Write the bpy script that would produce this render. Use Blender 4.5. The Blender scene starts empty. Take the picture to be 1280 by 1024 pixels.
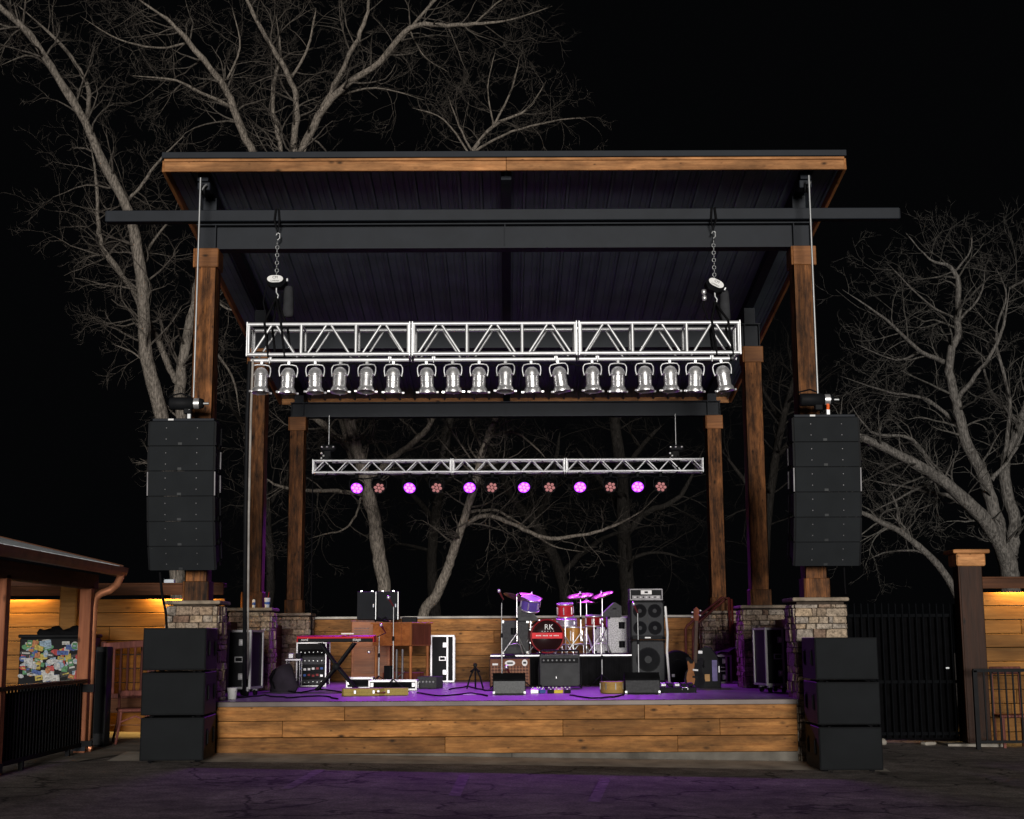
import bpy, math, random
from mathutils import Matrix, Vector, Euler
rnd = random.Random(7)
R = math.radians
scn = bpy.context.scene
COL = scn.collection

# ------------------------------------------------------------------ camera
F_PX, PITCH, YAW, ROLL, CAM_H = 1750.0, math.atan(288/1750.0), 8/1750.0, R(-0.3), 1.65
cam_d = bpy.data.cameras.new('camera'); cam = bpy.data.objects.new('camera', cam_d); COL.objects.link(cam)
cam_d.sensor_width = 36; cam_d.lens = 36*F_PX/1280; cam_d.clip_end = 600; cam_d.clip_start = .1
CM = Matrix.Rotation(-YAW, 3, 'Z') @ Matrix.Rotation(math.pi/2+PITCH, 3, 'X') @ Matrix.Rotation(ROLL, 3, 'Z')
CP = Vector((0, 0, CAM_H))
cam.matrix_world = Matrix.Translation(CP) @ CM.to_4x4()
scn.camera = cam

# ------------------------------------------------------------------ world, light, exposure
w = bpy.data.worlds.new('World'); scn.world = w; w.use_nodes = True
bg = w.node_tree.nodes['Background']; bg.inputs[0].default_value = (.80, .86, 1, 1); bg.inputs[1].default_value = .0016
SUN_EL = 3.5
sd = bpy.data.lights.new('sun', 'SUN'); sd.energy = 3.1; sd.angle = R(12); sd.color = (1, .95, .88)
sun = bpy.data.objects.new('sun', sd); COL.objects.link(sun)
sun.rotation_euler = Vector((-.04, 1, -math.tan(R(SUN_EL)))).to_track_quat('-Z', 'Y').to_euler()
vs = scn.view_settings
vs.view_transform = 'Standard'; vs.look = 'None'; vs.exposure = 0; vs.gamma = 1; vs.use_curve_mapping = False
scn.render.engine = 'CYCLES'

# ------------------------------------------------------------------ pixel helpers (photo pixels -> directions)
def ray(px, py):
    return CM @ Vector(((px-640)/F_PX, (512-py)/F_PX, -1))
def P(px, py, Y):
    d = ray(px, py); return CP + d*(Y/d.y)
def PZ(px, py, z):
    d = ray(px, py); return CP + d*((z-CAM_H)/d.z)
def gz(x): return .12 - .019*x
DECK = .875

# ------------------------------------------------------------------ mesh builder
class MB:
    def __init__(s, M=None): s.v = []; s.f = []; s.s = []; s.M = M
    def add(s, vs, fs, sm=False):
        b = len(s.v)
        s.v += [tuple(s.M @ Vector(v)) if s.M else tuple(v) for v in vs]
        s.f += [tuple(b+i for i in f) for f in fs]; s.s += [sm]*len(fs); return s
    def box(s, c, d, rot=None, ch=0):
        c = Vector(c); h = Vector(d)/2
        if rot is not None and not isinstance(rot, Matrix): rot = Euler(rot).to_matrix()
        def tr(p):
            p = Vector(p); return (rot @ p if rot is not None else p)+c
        if ch <= 0:
            vs = [tr((x*h.x, y*h.y, z*h.z)) for z in (-1, 1) for y in (-1, 1) for x in (-1, 1)]
            return s.add(vs, [(0, 2, 3, 1), (4, 5, 7, 6), (0, 1, 5, 4), (2, 6, 7, 3), (0, 4, 6, 2), (1, 3, 7, 5)])
        ch = min(ch, .45*min(d)); vs = []; ix = {}
        for z in (-1, 1):
            for y in (-1, 1):
                for x in (-1, 1):
                    for a in range(3):
                        q = [x*(h.x-ch), y*(h.y-ch), z*(h.z-ch)]; q[a] = (x, y, z)[a]*h[a]
                        ix[(x, y, z, a)] = len(vs); vs.append(tr(q))
        fs = []
        for a in range(3):
            b, c2 = (a+1) % 3, (a+2) % 3
            for sg in (-1, 1):
                q = []
                for (u, v_) in ((-1, -1), (1, -1), (1, 1), (-1, 1)):
                    k = [0]*3; k[a] = sg; k[b] = u; k[c2] = v_; q.append(ix[(*k, a)])
                fs.append(q if sg > 0 else q[::-1])
            for u in (-1, 1):
                for v_ in (-1, 1):
                    k0 = [0]*3; k1 = [0]*3; k0[a] = -1; k1[a] = 1
                    for k in (k0, k1): k[b] = u; k[c2] = v_
                    q = [ix[(*k0, b)], ix[(*k1, b)], ix[(*k1, c2)], ix[(*k0, c2)]]
                    fs.append(q if u*v_ < 0 else q[::-1])
        for z in (-1, 1):
            for y in (-1, 1):
                for x in (-1, 1):
                    q = [ix[(x, y, z, a)] for a in range(3)]; fs.append(q if x*y*z > 0 else q[::-1])
        return s.add(vs, fs)
    def tube(s, pts, rad, n=6, cap=True, sm=True):
        pts = [Vector(p) for p in pts]
        if not isinstance(rad, (list, tuple)): rad = [rad]*len(pts)
        t0 = (pts[1]-pts[0]).normalized()
        u = t0.orthogonal().normalized(); vs = []
        for i, p in enumerate(pts):
            t = (pts[min(i+1, len(pts)-1)]-pts[max(i-1, 0)])
            t = t.normalized() if t.length > 1e-9 else t0
            u = (u-t*u.dot(t)); u = u.normalized() if u.length > 1e-6 else t.orthogonal().normalized()
            w_ = t.cross(u)
            for k in range(n):
                a = 2*math.pi*k/n; vs.append(p+(u*math.cos(a)+w_*math.sin(a))*rad[i])
        fs = [(i*n+k, i*n+(k+1) % n, (i+1)*n+(k+1) % n, (i+1)*n+k) for i in range(len(pts)-1) for k in range(n)]
        s.add(vs, fs, sm)
        if cap:
            b = len(pts)-1
            s.add([vs[k] for k in range(n)][::-1], [tuple(range(n))]); s.add([vs[b*n+k] for k in range(n)], [tuple(range(n))])
        return s
    def cyl(s, p0, p1, r, r1=None, n=10, cap=True): return s.tube([p0, p1], [r, r if r1 is None else r1], n, cap)
    def lathe(s, prof, o=(0, 0, 0), ax=(0, 0, 1), n=18, sm=True):
        o = Vector(o); ax = Vector(ax).normalized(); u = ax.orthogonal().normalized(); w_ = ax.cross(u); vs = []
        for (r, h) in prof:
            for k in range(n):
                a = 2*math.pi*k/n; vs.append(o+ax*h+(u*math.cos(a)+w_*math.sin(a))*max(r, 1e-4))
        fs = [(i*n+k, i*n+(k+1) % n, (i+1)*n+(k+1) % n, (i+1)*n+k) for i in range(len(prof)-1) for k in range(n)]
        return s.add(vs, fs, sm)
    def prism(s, poly, y0, y1, pl='xz'):
        n = len(poly)
        f = (lambda a, b, y: (a, y, b)) if pl == 'xz' else ((lambda a, b, y: (y, a, b)) if pl == 'yz' else (lambda a, b, y: (a, b, y)))
        vs = [f(a, b, y0) for a, b in poly]+[f(a, b, y1) for a, b in poly]
        return s.add(vs, [tuple(range(n)), tuple(range(2*n-1, n-1, -1))]+[(i, i+n, (i+1) % n+n, (i+1) % n) for i in range(n)])
    def mesh(s, name, mat):
        me = bpy.data.meshes.new(name); me.from_pydata(s.v, [], s.f)
        me.polygons.foreach_set('use_smooth', s.s)
        if mat: me.materials.append(mat)
        return me
    def build(s, name, mat, parent=None, loc=(0, 0, 0), rot=(0, 0, 0), **kw):
        o = link(name, s.mesh(name, mat), parent); o.location = loc; o.rotation_euler = rot
        for k, v in kw.items(): o[k] = v
        return o
def link(name, data, parent=None):
    o = bpy.data.objects.new(name, data); COL.objects.link(o)
    if parent: o.parent = parent
    return o
def tag(o, label, cat, group=None):
    o['label'] = label; o['category'] = cat
    if group: o['group'] = group
    return o
def thing(name, label, cat, loc=(0, 0, 0), rz=0, group=None):
    o = link(name, None); o.location = loc; o.rotation_euler = (0, 0, rz); o.empty_display_size = .1
    return tag(o, label, cat, group)
def dup(o, parent=None):
    c = o.copy(); COL.objects.link(c); c.parent = parent
    for ch in o.children: dup(ch, c)
    return c
def bx(name, mat, parent, c, d, rot=None, ch=0, **kw): return MB().box(c, d, rot, ch).build(name, mat, parent, **kw)
def lettering(s, size, mat, parent, loc, rot=(R(90), 0, 0), name='lettering'):
    cu = bpy.data.curves.new(name, 'FONT'); cu.body = s; cu.size = size; cu.extrude = .001; cu.align_x = 'CENTER'; cu.align_y = 'CENTER'; cu.resolution_u = 3
    t = bpy.data.objects.new(name, cu); me = bpy.data.meshes.new_from_object(t); bpy.data.objects.remove(t)
    me.materials.append(mat); o = link(name, me, parent); o.location = loc; o.rotation_euler = rot; return o

# ------------------------------------------------------------------ materials
def mat(name, col=(.5, .5, .5), rough=.5, metal=0, spec=.14, var=.25, vscale=6, bump=0, bscale=40, emit=None, estr=0):
    m = bpy.data.materials.new(name); m.use_nodes = True; nt = m.node_tree; N = nt.nodes; L = nt.links; b = N['Principled BSDF']
    b.inputs['Roughness'].default_value = rough; b.inputs['Metallic'].default_value = metal; b.inputs['Specular IOR Level'].default_value = spec
    g = N.new('ShaderNodeNewGeometry'); n = N.new('ShaderNodeTexNoise'); n.inputs['Scale'].default_value = vscale; n.inputs['Detail'].default_value = 5
    L.new(g.outputs['Position'], n.inputs['Vector'])
    r = N.new('ShaderNodeMapRange'); r.inputs[1].default_value = .3; r.inputs[2].default_value = .7; r.inputs[3].default_value = 1-var; r.inputs[4].default_value = 1+var
    L.new(n.outputs['Fac'], r.inputs[0])
    mx = N.new('ShaderNodeMix'); mx.data_type = 'RGBA'; mx.blend_type = 'MULTIPLY'; mx.inputs[0].default_value = 1
    mx.inputs[6].default_value = (*col, 1); L.new(r.outputs[0], mx.inputs[7]); L.new(mx.outputs[2], b.inputs['Base Color'])
    if bump:
        n2 = N.new('ShaderNodeTexNoise'); n2.inputs['Scale'].default_value = bscale; n2.inputs['Detail'].default_value = 6
        L.new(g.outputs['Position'], n2.inputs['Vector'])
        bp = N.new('ShaderNodeBump'); bp.inputs['Strength'].default_value = bump; bp.inputs['Distance'].default_value = .02
        L.new(n2.outputs['Fac'], bp.inputs['Height']); L.new(bp.outputs[0], b.inputs['Normal'])
    if emit: b.inputs['Emission Color'].default_value = (*emit, 1); b.inputs['Emission Strength'].default_value = estr
    return m

def wood(name, c1, c2, axis='X', rough=.6, knots=1.0, rndv=.35, coat=0, rugged=0):
    m = bpy.data.materials.new(name); m.use_nodes = True; nt = m.node_tree; N = nt.nodes; L = nt.links; b = N['Principled BSDF']
    b.inputs['Roughness'].default_value = rough; b.inputs['Specular IOR Level'].default_value = .12
    g = N.new('ShaderNodeNewGeometry'); oi = N.new('ShaderNodeObjectInfo')
    off = N.new('ShaderNodeVectorMath'); off.operation = 'SCALE'; off.inputs[0].default_value = (13.1, 7.7, 19.3); L.new(oi.outputs['Random'], off.inputs['Scale'])
    ad = N.new('ShaderNodeVectorMath'); L.new(g.outputs['Position'], ad.inputs[0]); L.new(off.outputs[0], ad.inputs[1])
    def mapped(sl, st):
        mp = N.new('ShaderNodeMapping'); k = 'XYZ'.index(axis); sc = [st]*3; sc[k] = sl; mp.inputs['Scale'].default_value = sc
        L.new(ad.outputs[0], mp.inputs['Vector']); return mp.outputs[0]
    gr = N.new('ShaderNodeTexNoise'); gr.inputs['Scale'].default_value = 1; gr.inputs['Detail'].default_value = 7; gr.inputs['Roughness'].default_value = .65
    gr.inputs['Distortion'].default_value = .6; L.new(mapped(1.6, 26), gr.inputs['Vector'])
    lo = N.new('ShaderNodeTexNoise'); lo.inputs['Scale'].default_value = 1; lo.inputs['Detail'].default_value = 3; L.new(mapped(.9, 4), lo.inputs['Vector'])
    vo = N.new('ShaderNodeTexVoronoi'); vo.inputs['Scale'].default_value = 1; L.new(mapped(3.2, 6.5), vo.inputs['Vector'])
    kr = N.new('ShaderNodeMapRange'); kr.inputs[1].default_value = .05; kr.inputs[2].default_value = .20; kr.inputs[3].default_value = .22; kr.inputs[4].default_value = 1; kr.clamp = True
    L.new(vo.outputs['Distance'], kr.inputs[0])
    rp = N.new('ShaderNodeValToRGB'); e = rp.color_ramp.elements
    e[0].position = .3; e[0].color = (*c2, 1); e[1].position = .68; e[1].color = (*c1, 1); L.new(gr.outputs['Fac'], rp.inputs[0])
    ds_ = N.new('ShaderNodeTexNoise'); ds_.inputs['Scale'].default_value = 2.3; L.new(ad.outputs[0], ds_.inputs['Vector'])
    kq = N.new('ShaderNodeMapRange'); kq.inputs[1].default_value = .38; kq.inputs[2].default_value = .52; kq.inputs[3].default_value = 1; kq.inputs[4].default_value = .15; L.new(ds_.outputs['Fac'], kq.inputs[0]); L.new(kq.outputs[0], kr.inputs[3])
    def mul(a, fac, k=1.0):
        x = N.new('ShaderNodeMix'); x.data_type = 'RGBA'; x.blend_type = 'MULTIPLY'; x.inputs[0].default_value = k
        L.new(a, x.inputs[6]); L.new(fac, x.inputs[7]); return x.outputs[2]
    def rng(src, lo_, hi, a=0, b_=1):
        q = N.new('ShaderNodeMapRange'); q.inputs[1].default_value = a; q.inputs[2].default_value = b_; q.inputs[3].default_value = lo_; q.inputs[4].default_value = hi; L.new(src, q.inputs[0]); return q.outputs[0]
    c = mul(rp.outputs[0], rng(oi.outputs['Random'], 1-rndv, 1+rndv*.6))
    c = mul(c, rng(lo.outputs['Fac'], .55, 1.35, .25, .75)); c = mul(c, kr.outputs[0], knots)
    if rugged:
        bl = N.new('ShaderNodeTexNoise'); bl.inputs['Scale'].default_value = 1; bl.inputs['Detail'].default_value = 8; bl.inputs['Roughness'].default_value = .7; L.new(mapped(3.0, 11), bl.inputs['Vector'])
        c = mul(c, rng(bl.outputs['Fac'], .15, 1.6, .32, .68), rugged)
        v2 = N.new('ShaderNodeTexVoronoi'); v2.inputs['Scale'].default_value = 1; L.new(mapped(4.7, 9.1), v2.inputs['Vector'])
        k2 = N.new('ShaderNodeMapRange'); k2.inputs[1].default_value = .03; k2.inputs[2].default_value = .13; k2.inputs[3].default_value = .15; k2.inputs[4].default_value = 1; L.new(v2.outputs['Distance'], k2.inputs[0]); c = mul(c, k2.outputs[0], .8)
    L.new(c, b.inputs['Base Color'])
    bp = N.new('ShaderNodeBump'); bp.inputs['Strength'].default_value = .25; bp.inputs['Distance'].default_value = .01
    L.new(gr.outputs['Fac'], bp.inputs['Height']); L.new(bp.outputs[0], b.inputs['Normal'])
    if coat: b.inputs['Coat Weight'].default_value = coat; b.inputs['Coat Roughness'].default_value = .30
    return m

def stonemat():
    m = bpy.data.materials.new('ledge_stone'); m.use_nodes = True; nt = m.node_tree; N = nt.nodes; L = nt.links; b = N['Principled BSDF']
    b.inputs['Roughness'].default_value = .75; b.inputs['Specular IOR Level'].default_value = .2
    g = N.new('ShaderNodeNewGeometry'); oi = N.new('ShaderNodeObjectInfo')
    rp = N.new('ShaderNodeValToRGB'); rp.color_ramp.interpolation = 'LINEAR'; e = rp.color_ramp.elements
    cols = [(.27, .205, .15), (.38, .30, .225), (.17, .10, .07), (.45, .37, .285), (.29, .255, .225), (.44, .335, .23), (.31, .22, .155)]
    e[0].color = (*cols[0], 1); e[1].color = (*cols[-1], 1)
    for i in range(1, 6): q = e.new(i/6); q.color = (*cols[i], 1)
    L.new(oi.outputs['Random'], rp.inputs[0])
    n = N.new('ShaderNodeTexNoise'); n.inputs['Scale'].default_value = 22; n.inputs['Detail'].default_value = 8; n.inputs['Roughness'].default_value = .75; L.new(g.outputs['Position'], n.inputs['Vector'])
    r = N.new('ShaderNodeMapRange'); r.inputs[1].default_value = .33; r.inputs[2].default_value = .7; r.inputs[3].default_value = .22; r.inputs[4].default_value = 1.75; L.new(n.outputs['Fac'], r.inputs[0])
    x = N.new('ShaderNodeMix'); x.data_type = 'RGBA'; x.blend_type = 'MULTIPLY'; x.inputs[0].default_value = 1; L.new(rp.outputs[0], x.inputs[6]); L.new(r.outputs[0], x.inputs[7]); L.new(x.outputs[2], b.inputs['Base Color'])
    bp = N.new('ShaderNodeBump'); bp.inputs['Strength'].default_value = .9; bp.inputs['Distance'].default_value = .03; L.new(n.outputs['Fac'], bp.inputs['Height']); L.new(bp.outputs[0], b.inputs['Normal'])
    return m

def barkmat(name, c, k=1.0):
    m = bpy.data.materials.new(name); m.use_nodes = True; nt = m.node_tree; N = nt.nodes; L = nt.links; b = N['Principled BSDF']
    b.inputs['Roughness'].default_value = .9; b.inputs['Specular IOR Level'].default_value = .1
    g = N.new('ShaderNodeNewGeometry'); mp = N.new('ShaderNodeMapping'); mp.inputs['Scale'].default_value = (22, 22, 5); L.new(g.outputs['Position'], mp.inputs[0])
    n = N.new('ShaderNodeTexNoise'); n.inputs['Scale'].default_value = 1.5; n.inputs['Detail'].default_value = 8; n.inputs['Roughness'].default_value = .7; L.new(mp.outputs[0], n.inputs['Vector'])
    rp = N.new('ShaderNodeValToRGB'); e = rp.color_ramp.elements; e[0].position = .40; e[0].color = (*[q*.3 for q in c], 1); e[1].position = .66; e[1].color = (*[q*1.3 for q in c], 1)
    L.new(n.outputs['Fac'], rp.inputs[0]); L.new(rp.outputs[0], b.inputs['Base Color'])
    bp = N.new('ShaderNodeBump'); bp.inputs['Strength'].default_value = .8; bp.inputs['Distance'].default_value = .04; L.new(n.outputs['Fac'], bp.inputs['Height']); L.new(bp.outputs[0], b.inputs['Normal'])
    return m

CEDAR = wood('cedar_board', (.40, .185, .055), (.20, .078, .020), 'X', rndv=.42, rugged=.6)
CEDAR_T = wood('cedar_trim', (.50, .245, .10), (.30, .125, .045), 'X', knots=1, rndv=.2, rugged=.45)
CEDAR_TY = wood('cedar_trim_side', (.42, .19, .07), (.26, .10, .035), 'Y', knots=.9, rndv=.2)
COLW = wood('stained_column', (.215, .085, .026), (.038, .014, .006), 'Z', rough=.6, rndv=.55, rugged=1)
CAPW = wood('stained_column_trim', (.30, .125, .042), (.15, .057, .02), 'X', rough=.5, rndv=.3)
BACKW = wood('stained_back_board', (.33, .155, .05), (.18, .075, .022), 'X', rndv=.5, rugged=.5)
FENW = wood('fence_board', (.26, .125, .034), (.16, .07, .016), 'X', knots=.6, rndv=.2)
DARKW = wood('dark_fence_cap', (.13, .05, .022), (.06, .022, .01), 'X', knots=.5)
REDW = wood('reddish_brown_board', (.12, .04, .025), (.07, .02, .014), 'Y', knots=.4)
POSTW = wood('bar_post_wood', (.40, .15, .075), (.22, .075, .037), 'Z', rough=.55)
DPOST = wood('dark_gate_post', (.038, .014, .007), (.015, .006, .003), 'Z', rough=.5)
SPIND = wood('red_spindle_wood', (.22, .075, .06), (.09, .03, .025), 'Z')
CABW = wood('organ_walnut', (.33, .115, .036), (.20, .06, .018), 'X', rough=.35, knots=.1, rndv=.1)
CABD = wood('organ_dark_side', (.16, .05, .03), (.09, .027, .016), 'Z', rough=.3, knots=.1, rndv=.1)
LEGW = wood('organ_leg_wood', (.42, .16, .05), (.26, .09, .03), 'Z', rough=.35, knots=.1)
STONE = stonemat()
MORTAR = mat('mortar', (.05, .038, .03), .95, var=.3, vscale=15)
CAPST = mat('stone_cap', (.24, .195, .15), .8, var=.35, vscale=9, bump=.5)
STEEL = mat('painted_dark_steel', (.0145, .0175, .0235), .55, var=.12, vscale=4)
ROOFM = mat('dark_roof_sheet', (.105, .140, .150), .38, var=.2, vscale=2, bump=.05, bscale=3)
ALU = mat('truss_aluminium', (.60, .61, .63), .42, .5, var=.08, vscale=20)
CHROME = mat('polished_par_can', (.95, .95, .98), .32, .85, var=.25, vscale=16, bump=.10, bscale=14)
BLACK = mat('black_paint', (.008, .0085, .010), .6, spec=.09, var=.2)
BLACKM = mat('black_matt', (.006, .006, .007), .9, spec=.06, var=.3)
GRILLE = mat('black_grille_cloth', (.0125, .0145, .0168), .8, var=.12, vscale=3, bump=.15, bscale=160)
SUBM = mat('sub_front_black', (.0085, .0098, .0115), .8, var=.15, vscale=3, bump=.15, bscale=160)
SILV = mat('case_silver_edge', (.42, .42, .44), .42, .5, var=.1)
WHITE = mat('white_print', (.75, .75, .75), .5, var=.05)
STEELW = mat('galvanised_wire', (.35, .36, .37), .4, .6, var=.1)
ASPH = mat('asphalt', (.21, .185, .175), .85, var=.5, vscale=1.1, bump=.6, bscale=50)
def asphalt():
    m = bpy.data.materials.new('worn_asphalt'); m.use_nodes = True; nt = m.node_tree; N = nt.nodes; L = nt.links; b = N['Principled BSDF']
    b.inputs['Roughness'].default_value = .9; b.inputs['Specular IOR Level'].default_value = .25
    g = N.new('ShaderNodeNewGeometry')
    def nz(sc, det=6, ro=.6):
        n = N.new('ShaderNodeTexNoise'); n.inputs['Scale'].default_value = sc; n.inputs['Detail'].default_value = det; n.inputs['Roughness'].default_value = ro; L.new(g.outputs['Position'], n.inputs['Vector']); return n.outputs['Fac']
    def rg(src, a, b_, c, d):
        q = N.new('ShaderNodeMapRange'); q.inputs[1].default_value = a; q.inputs[2].default_value = b_; q.inputs[3].default_value = c; q.inputs[4].default_value = d; L.new(src, q.inputs[0]); return q.outputs[0]
    def mu(a, b_):
        x = N.new('ShaderNodeMath'); x.operation = 'MULTIPLY'; L.new(a, x.inputs[0]); L.new(b_, x.inputs[1]); return x.outputs[0]
    v = N.new('ShaderNodeTexVoronoi'); v.feature = 'DISTANCE_TO_EDGE'; v.inputs['Scale'].default_value = .45
    w_ = N.new('ShaderNodeTexNoise'); w_.inputs['Scale'].default_value = 1.2; w_.inputs['Detail'].default_value = 5; L.new(g.outputs['Position'], w_.inputs['Vector'])
    mx = N.new('ShaderNodeVectorMath'); mx.operation = 'SCALE'; mx.inputs['Scale'].default_value = 1.4; L.new(w_.outputs['Color'], mx.inputs[0]); ad = N.new('ShaderNodeVectorMath'); L.new(g.outputs['Position'], ad.inputs[0]); L.new(mx.outputs[0], ad.inputs[1]); L.new(ad.outputs[0], v.inputs['Vector'])
    f = mu(mu(rg(nz(.7), .3, .7, .45, 1.5), rg(nz(38, 4, .8), .35, .68, .45, 1.6)), rg(v.outputs['Distance'], .004, .016, .25, 1)); f = mu(f, rg(nz(4.5), .3, .62, .6, 1.2))
    x = N.new('ShaderNodeMix'); x.data_type = 'RGBA'; x.blend_type = 'MULTIPLY'; x.inputs[0].default_value = 1; x.inputs[6].default_value = (.235, .205, .195, 1); L.new(f, x.inputs[7]); L.new(x.outputs[2], b.inputs['Base Color'])
    bp = N.new('ShaderNodeBump'); bp.inputs['Strength'].default_value = .8; bp.inputs['Distance'].default_value = .02; L.new(nz(30, 8, .75), bp.inputs['Height']); L.new(bp.outputs[0], b.inputs['Normal'])
    return m
ASPH = asphalt()
CONC = mat('concrete', (.30, .275, .24), .85, var=.3, vscale=2.5, bump=.3, bscale=25)
FLOOR = mat('stage_floor', (.27, .26, .28), .33, var=.25, vscale=1.6, bump=.06, bscale=6)
NOSE = mat('stage_edge_trim', (.075, .062, .058), .4, .3, var=.3, vscale=2)
COPPER = mat('copper_pipe', (.72, .30, .16), .4, .55, var=.25, vscale=8)
GUTTER = mat('brown_gutter', (.17, .07, .045), .35, .2, var=.3)
TIN = mat('galvanised_roof', (.55, .58, .62), .4, .3, var=.2, vscale=5)
RED = mat('keyboard_red', (.50, .012, .025), .35, var=.05)
DRED = mat('dark_red_drum', (.20, .010, .014), .25, var=.1)
DRHEAD = mat('black_drum_head', (.018, .006, .007), .3, var=.1)
BRONZE = mat('cymbal_bronze', (.42, .33, .20), .3, .85, var=.1)
TWEED = mat('tweed_gold', (.34, .25, .075), .7, var=.15, vscale=60)
TAN = mat('amp_tan_cover', (.17, .075, .045), .75, var=.15, vscale=50)
GREYC = mat('grey_carpet_cab', (.055, .056, .060), .9, var=.2, vscale=30)
SPECK = mat('speckled_light_cab', (.42, .42, .44), .8, var=.55, vscale=55)
WEDGEG = mat('wedge_grille', (.14, .145, .15), .7, var=.15, vscale=40, bump=.2, bscale=200)
PAPER = mat('paper_cup', (.65, .70, .78), .6, var=.1)
BLUE = mat('blue_print', (.04, .10, .35), .5)
YEL = mat('yellow_pedal', (.65, .50, .03), .4)
LOCKM = mat('dull_fitting', (.17, .165, .175), .5, .3)
ORNG = mat('orange_shackle', (.75, .12, .02), .4)
LINEP = mat('worn_line_paint', (.24, .22, .21), .8, var=.6, vscale=9)
LEDON = mat('led_lit', (.05, .02, .08), .3, emit=(.62, .13, 1), estr=3.6)
LEDGLOW = mat('led_cover_glow', (.05, .02, .08), .3, emit=(.40, .03, 1), estr=1.8)
LEDOFF = mat('led_dim', (.3, .12, .12), .3, emit=(1, .42, .40), estr=.30)
WARM = mat('warm_lamp_lens', (.8, .6, .3), .4, emit=(1, .62, .18), estr=6)
BARK_A = barkmat('bark_pale', (.235, .205, .175))
BARK_C = barkmat('bark_grey', (.21, .185, .16))
BARK_D = barkmat('bark_ash', (.15, .14, .13))
BARK_F = barkmat('bark_falloff_dim', (.024, .0215, .0195))  # light falloff on the far trees is put into this bark colour
TWIG_A = barkmat('twig_pale', (.105, .092, .08))
TWIG_D = barkmat('twig_ash', (.10, .094, .086))
TWIG_F = barkmat('twig_falloff_dim', (.020, .0178, .016))  # far twigs darkened in colour to stand for the same falloff

# ================================================================== THE SETTING
g = MB(); n = 24
xs = [-220+440*i/n for i in range(n+1)]; ys = [-60, 0, 14, 20, 40, 120, 320]
g.add([(x, y, gz(x)) for y in ys for x in xs], [(j*(n+1)+i, j*(n+1)+i+1, (j+1)*(n+1)+i+1, (j+1)*(n+1)+i) for j in range(len(ys)-1) for i in range(n)])
g.build('ground', ASPH, kind='structure')
# concrete apron in front of the stage with an uneven edge
a = MB(); N_ = 40; top = []; bot = []
for i in range(N_+1):
    x = -4.9+9.6*i/N_; e = 17.72+.10*math.cos(x*.55)+rnd.uniform(-.015, .015)
    top.append((x, 18.53, gz(x)+.045)); bot.append((x, e, gz(x)+.003))
und = [(x, y, z-.05) for x, y, z in bot]
a.add(bot+top+und, [(i, i+1, N_+2+i, N_+1+i) for i in range(N_)]); a.v = a.v[:2*(N_+1)]
a.build('apron', mat('apron_concrete', (.42, .38, .33), .9, var=.3, vscale=3, bump=.3, bscale=25), kind='structure')
# concrete walk under the bar
wk = MB(); wk.add([(x, y, gz(x)+.02) for x, y in ((-14, 12), (-5.15, 17.3), (-4.75, 19.3), (-4.5, 22.7), (-14, 22.7))], [(0, 1, 2, 3, 4)])
wk.build('path', CONC, kind='structure')
# worn parking lines
for (x0, y0, x1, y1) in ((357, 991, 406, 963), (568, 996, 581, 969), (742, 1000, 757, 970)):
    pa, pb = PZ(x0, y0, .13), PZ(x1, y1, .13); m_ = MB()
    q = [(pa.x-.06, pa.y), (pa.x+.06, pa.y), (pb.x+.06, pb.y), (pb.x-.06, pb.y)]
    m_.add([(x, y, gz(x)+.005) for x, y in q], [(0, 1, 2, 3)]).build('road_marking', LINEP, kind='structure')

# ------------------------------------------------------------------ stage platform
FY = 18.5
st = thing('stage', 'raised outdoor stage platform with knotty cedar board front and grey floor', 'stage', (0, FY, .12))
def SL(v): return (v[0], v[1]-FY, v[2]-.12)
bx('floor', FLOOR, st, SL((0, FY+4.95, DECK-.03)), (9.0, 9.80, .06))
bx('floor_support', BLACKM, st, SL((0, FY+5.0, DECK-.45)), (7.6, 9.6, .78))
bx('edge_trim', NOSE, st, SL((0, FY+.025, DECK-.032)), (7.52, .07, .07), ch=.008)
rows = [(.622, .212, .30), (.412, .206, .85), (.208, .202, -1.15)]
joints = [(-2.1, 1.78), (-2.9, .72, 2.75), (-.80, 2.2)]
for (zb, hh, _), js in zip([(.632, .205, 0), (.424, .205, 0), (.214, .205, 0)], joints):
    xs = [-3.755]+list(js)+[3.755]
    for k in range(len(xs)-1):
        L_ = xs[k+1]-xs[k]-.004
        bx('board', CEDAR, st, SL(((xs[k]+xs[k+1])/2, FY+.018+rnd.uniform(-.004, .004), zb+hh/2)), (L_, .03, hh-.004), ch=.004)
# plinth follows the sloping ground
pl = MB(); pl.prism([(-3.75, gz(-3.75)-.2), (3.75, gz(3.75)-.2), (3.75, .211), (-3.75, .211)], FY+.012, FY+.25); pl.v = [SL(v) for v in pl.v]
pl.build('concrete_plinth', mat('plinth_concrete', (.125, .115, .10), .9, var=.45, vscale=3, bump=.4, bscale=18), st)
bx('plinth_joint', BLACKM, st, SL((.06, FY+.010, .14)), (.008, .008, .138))

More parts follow.
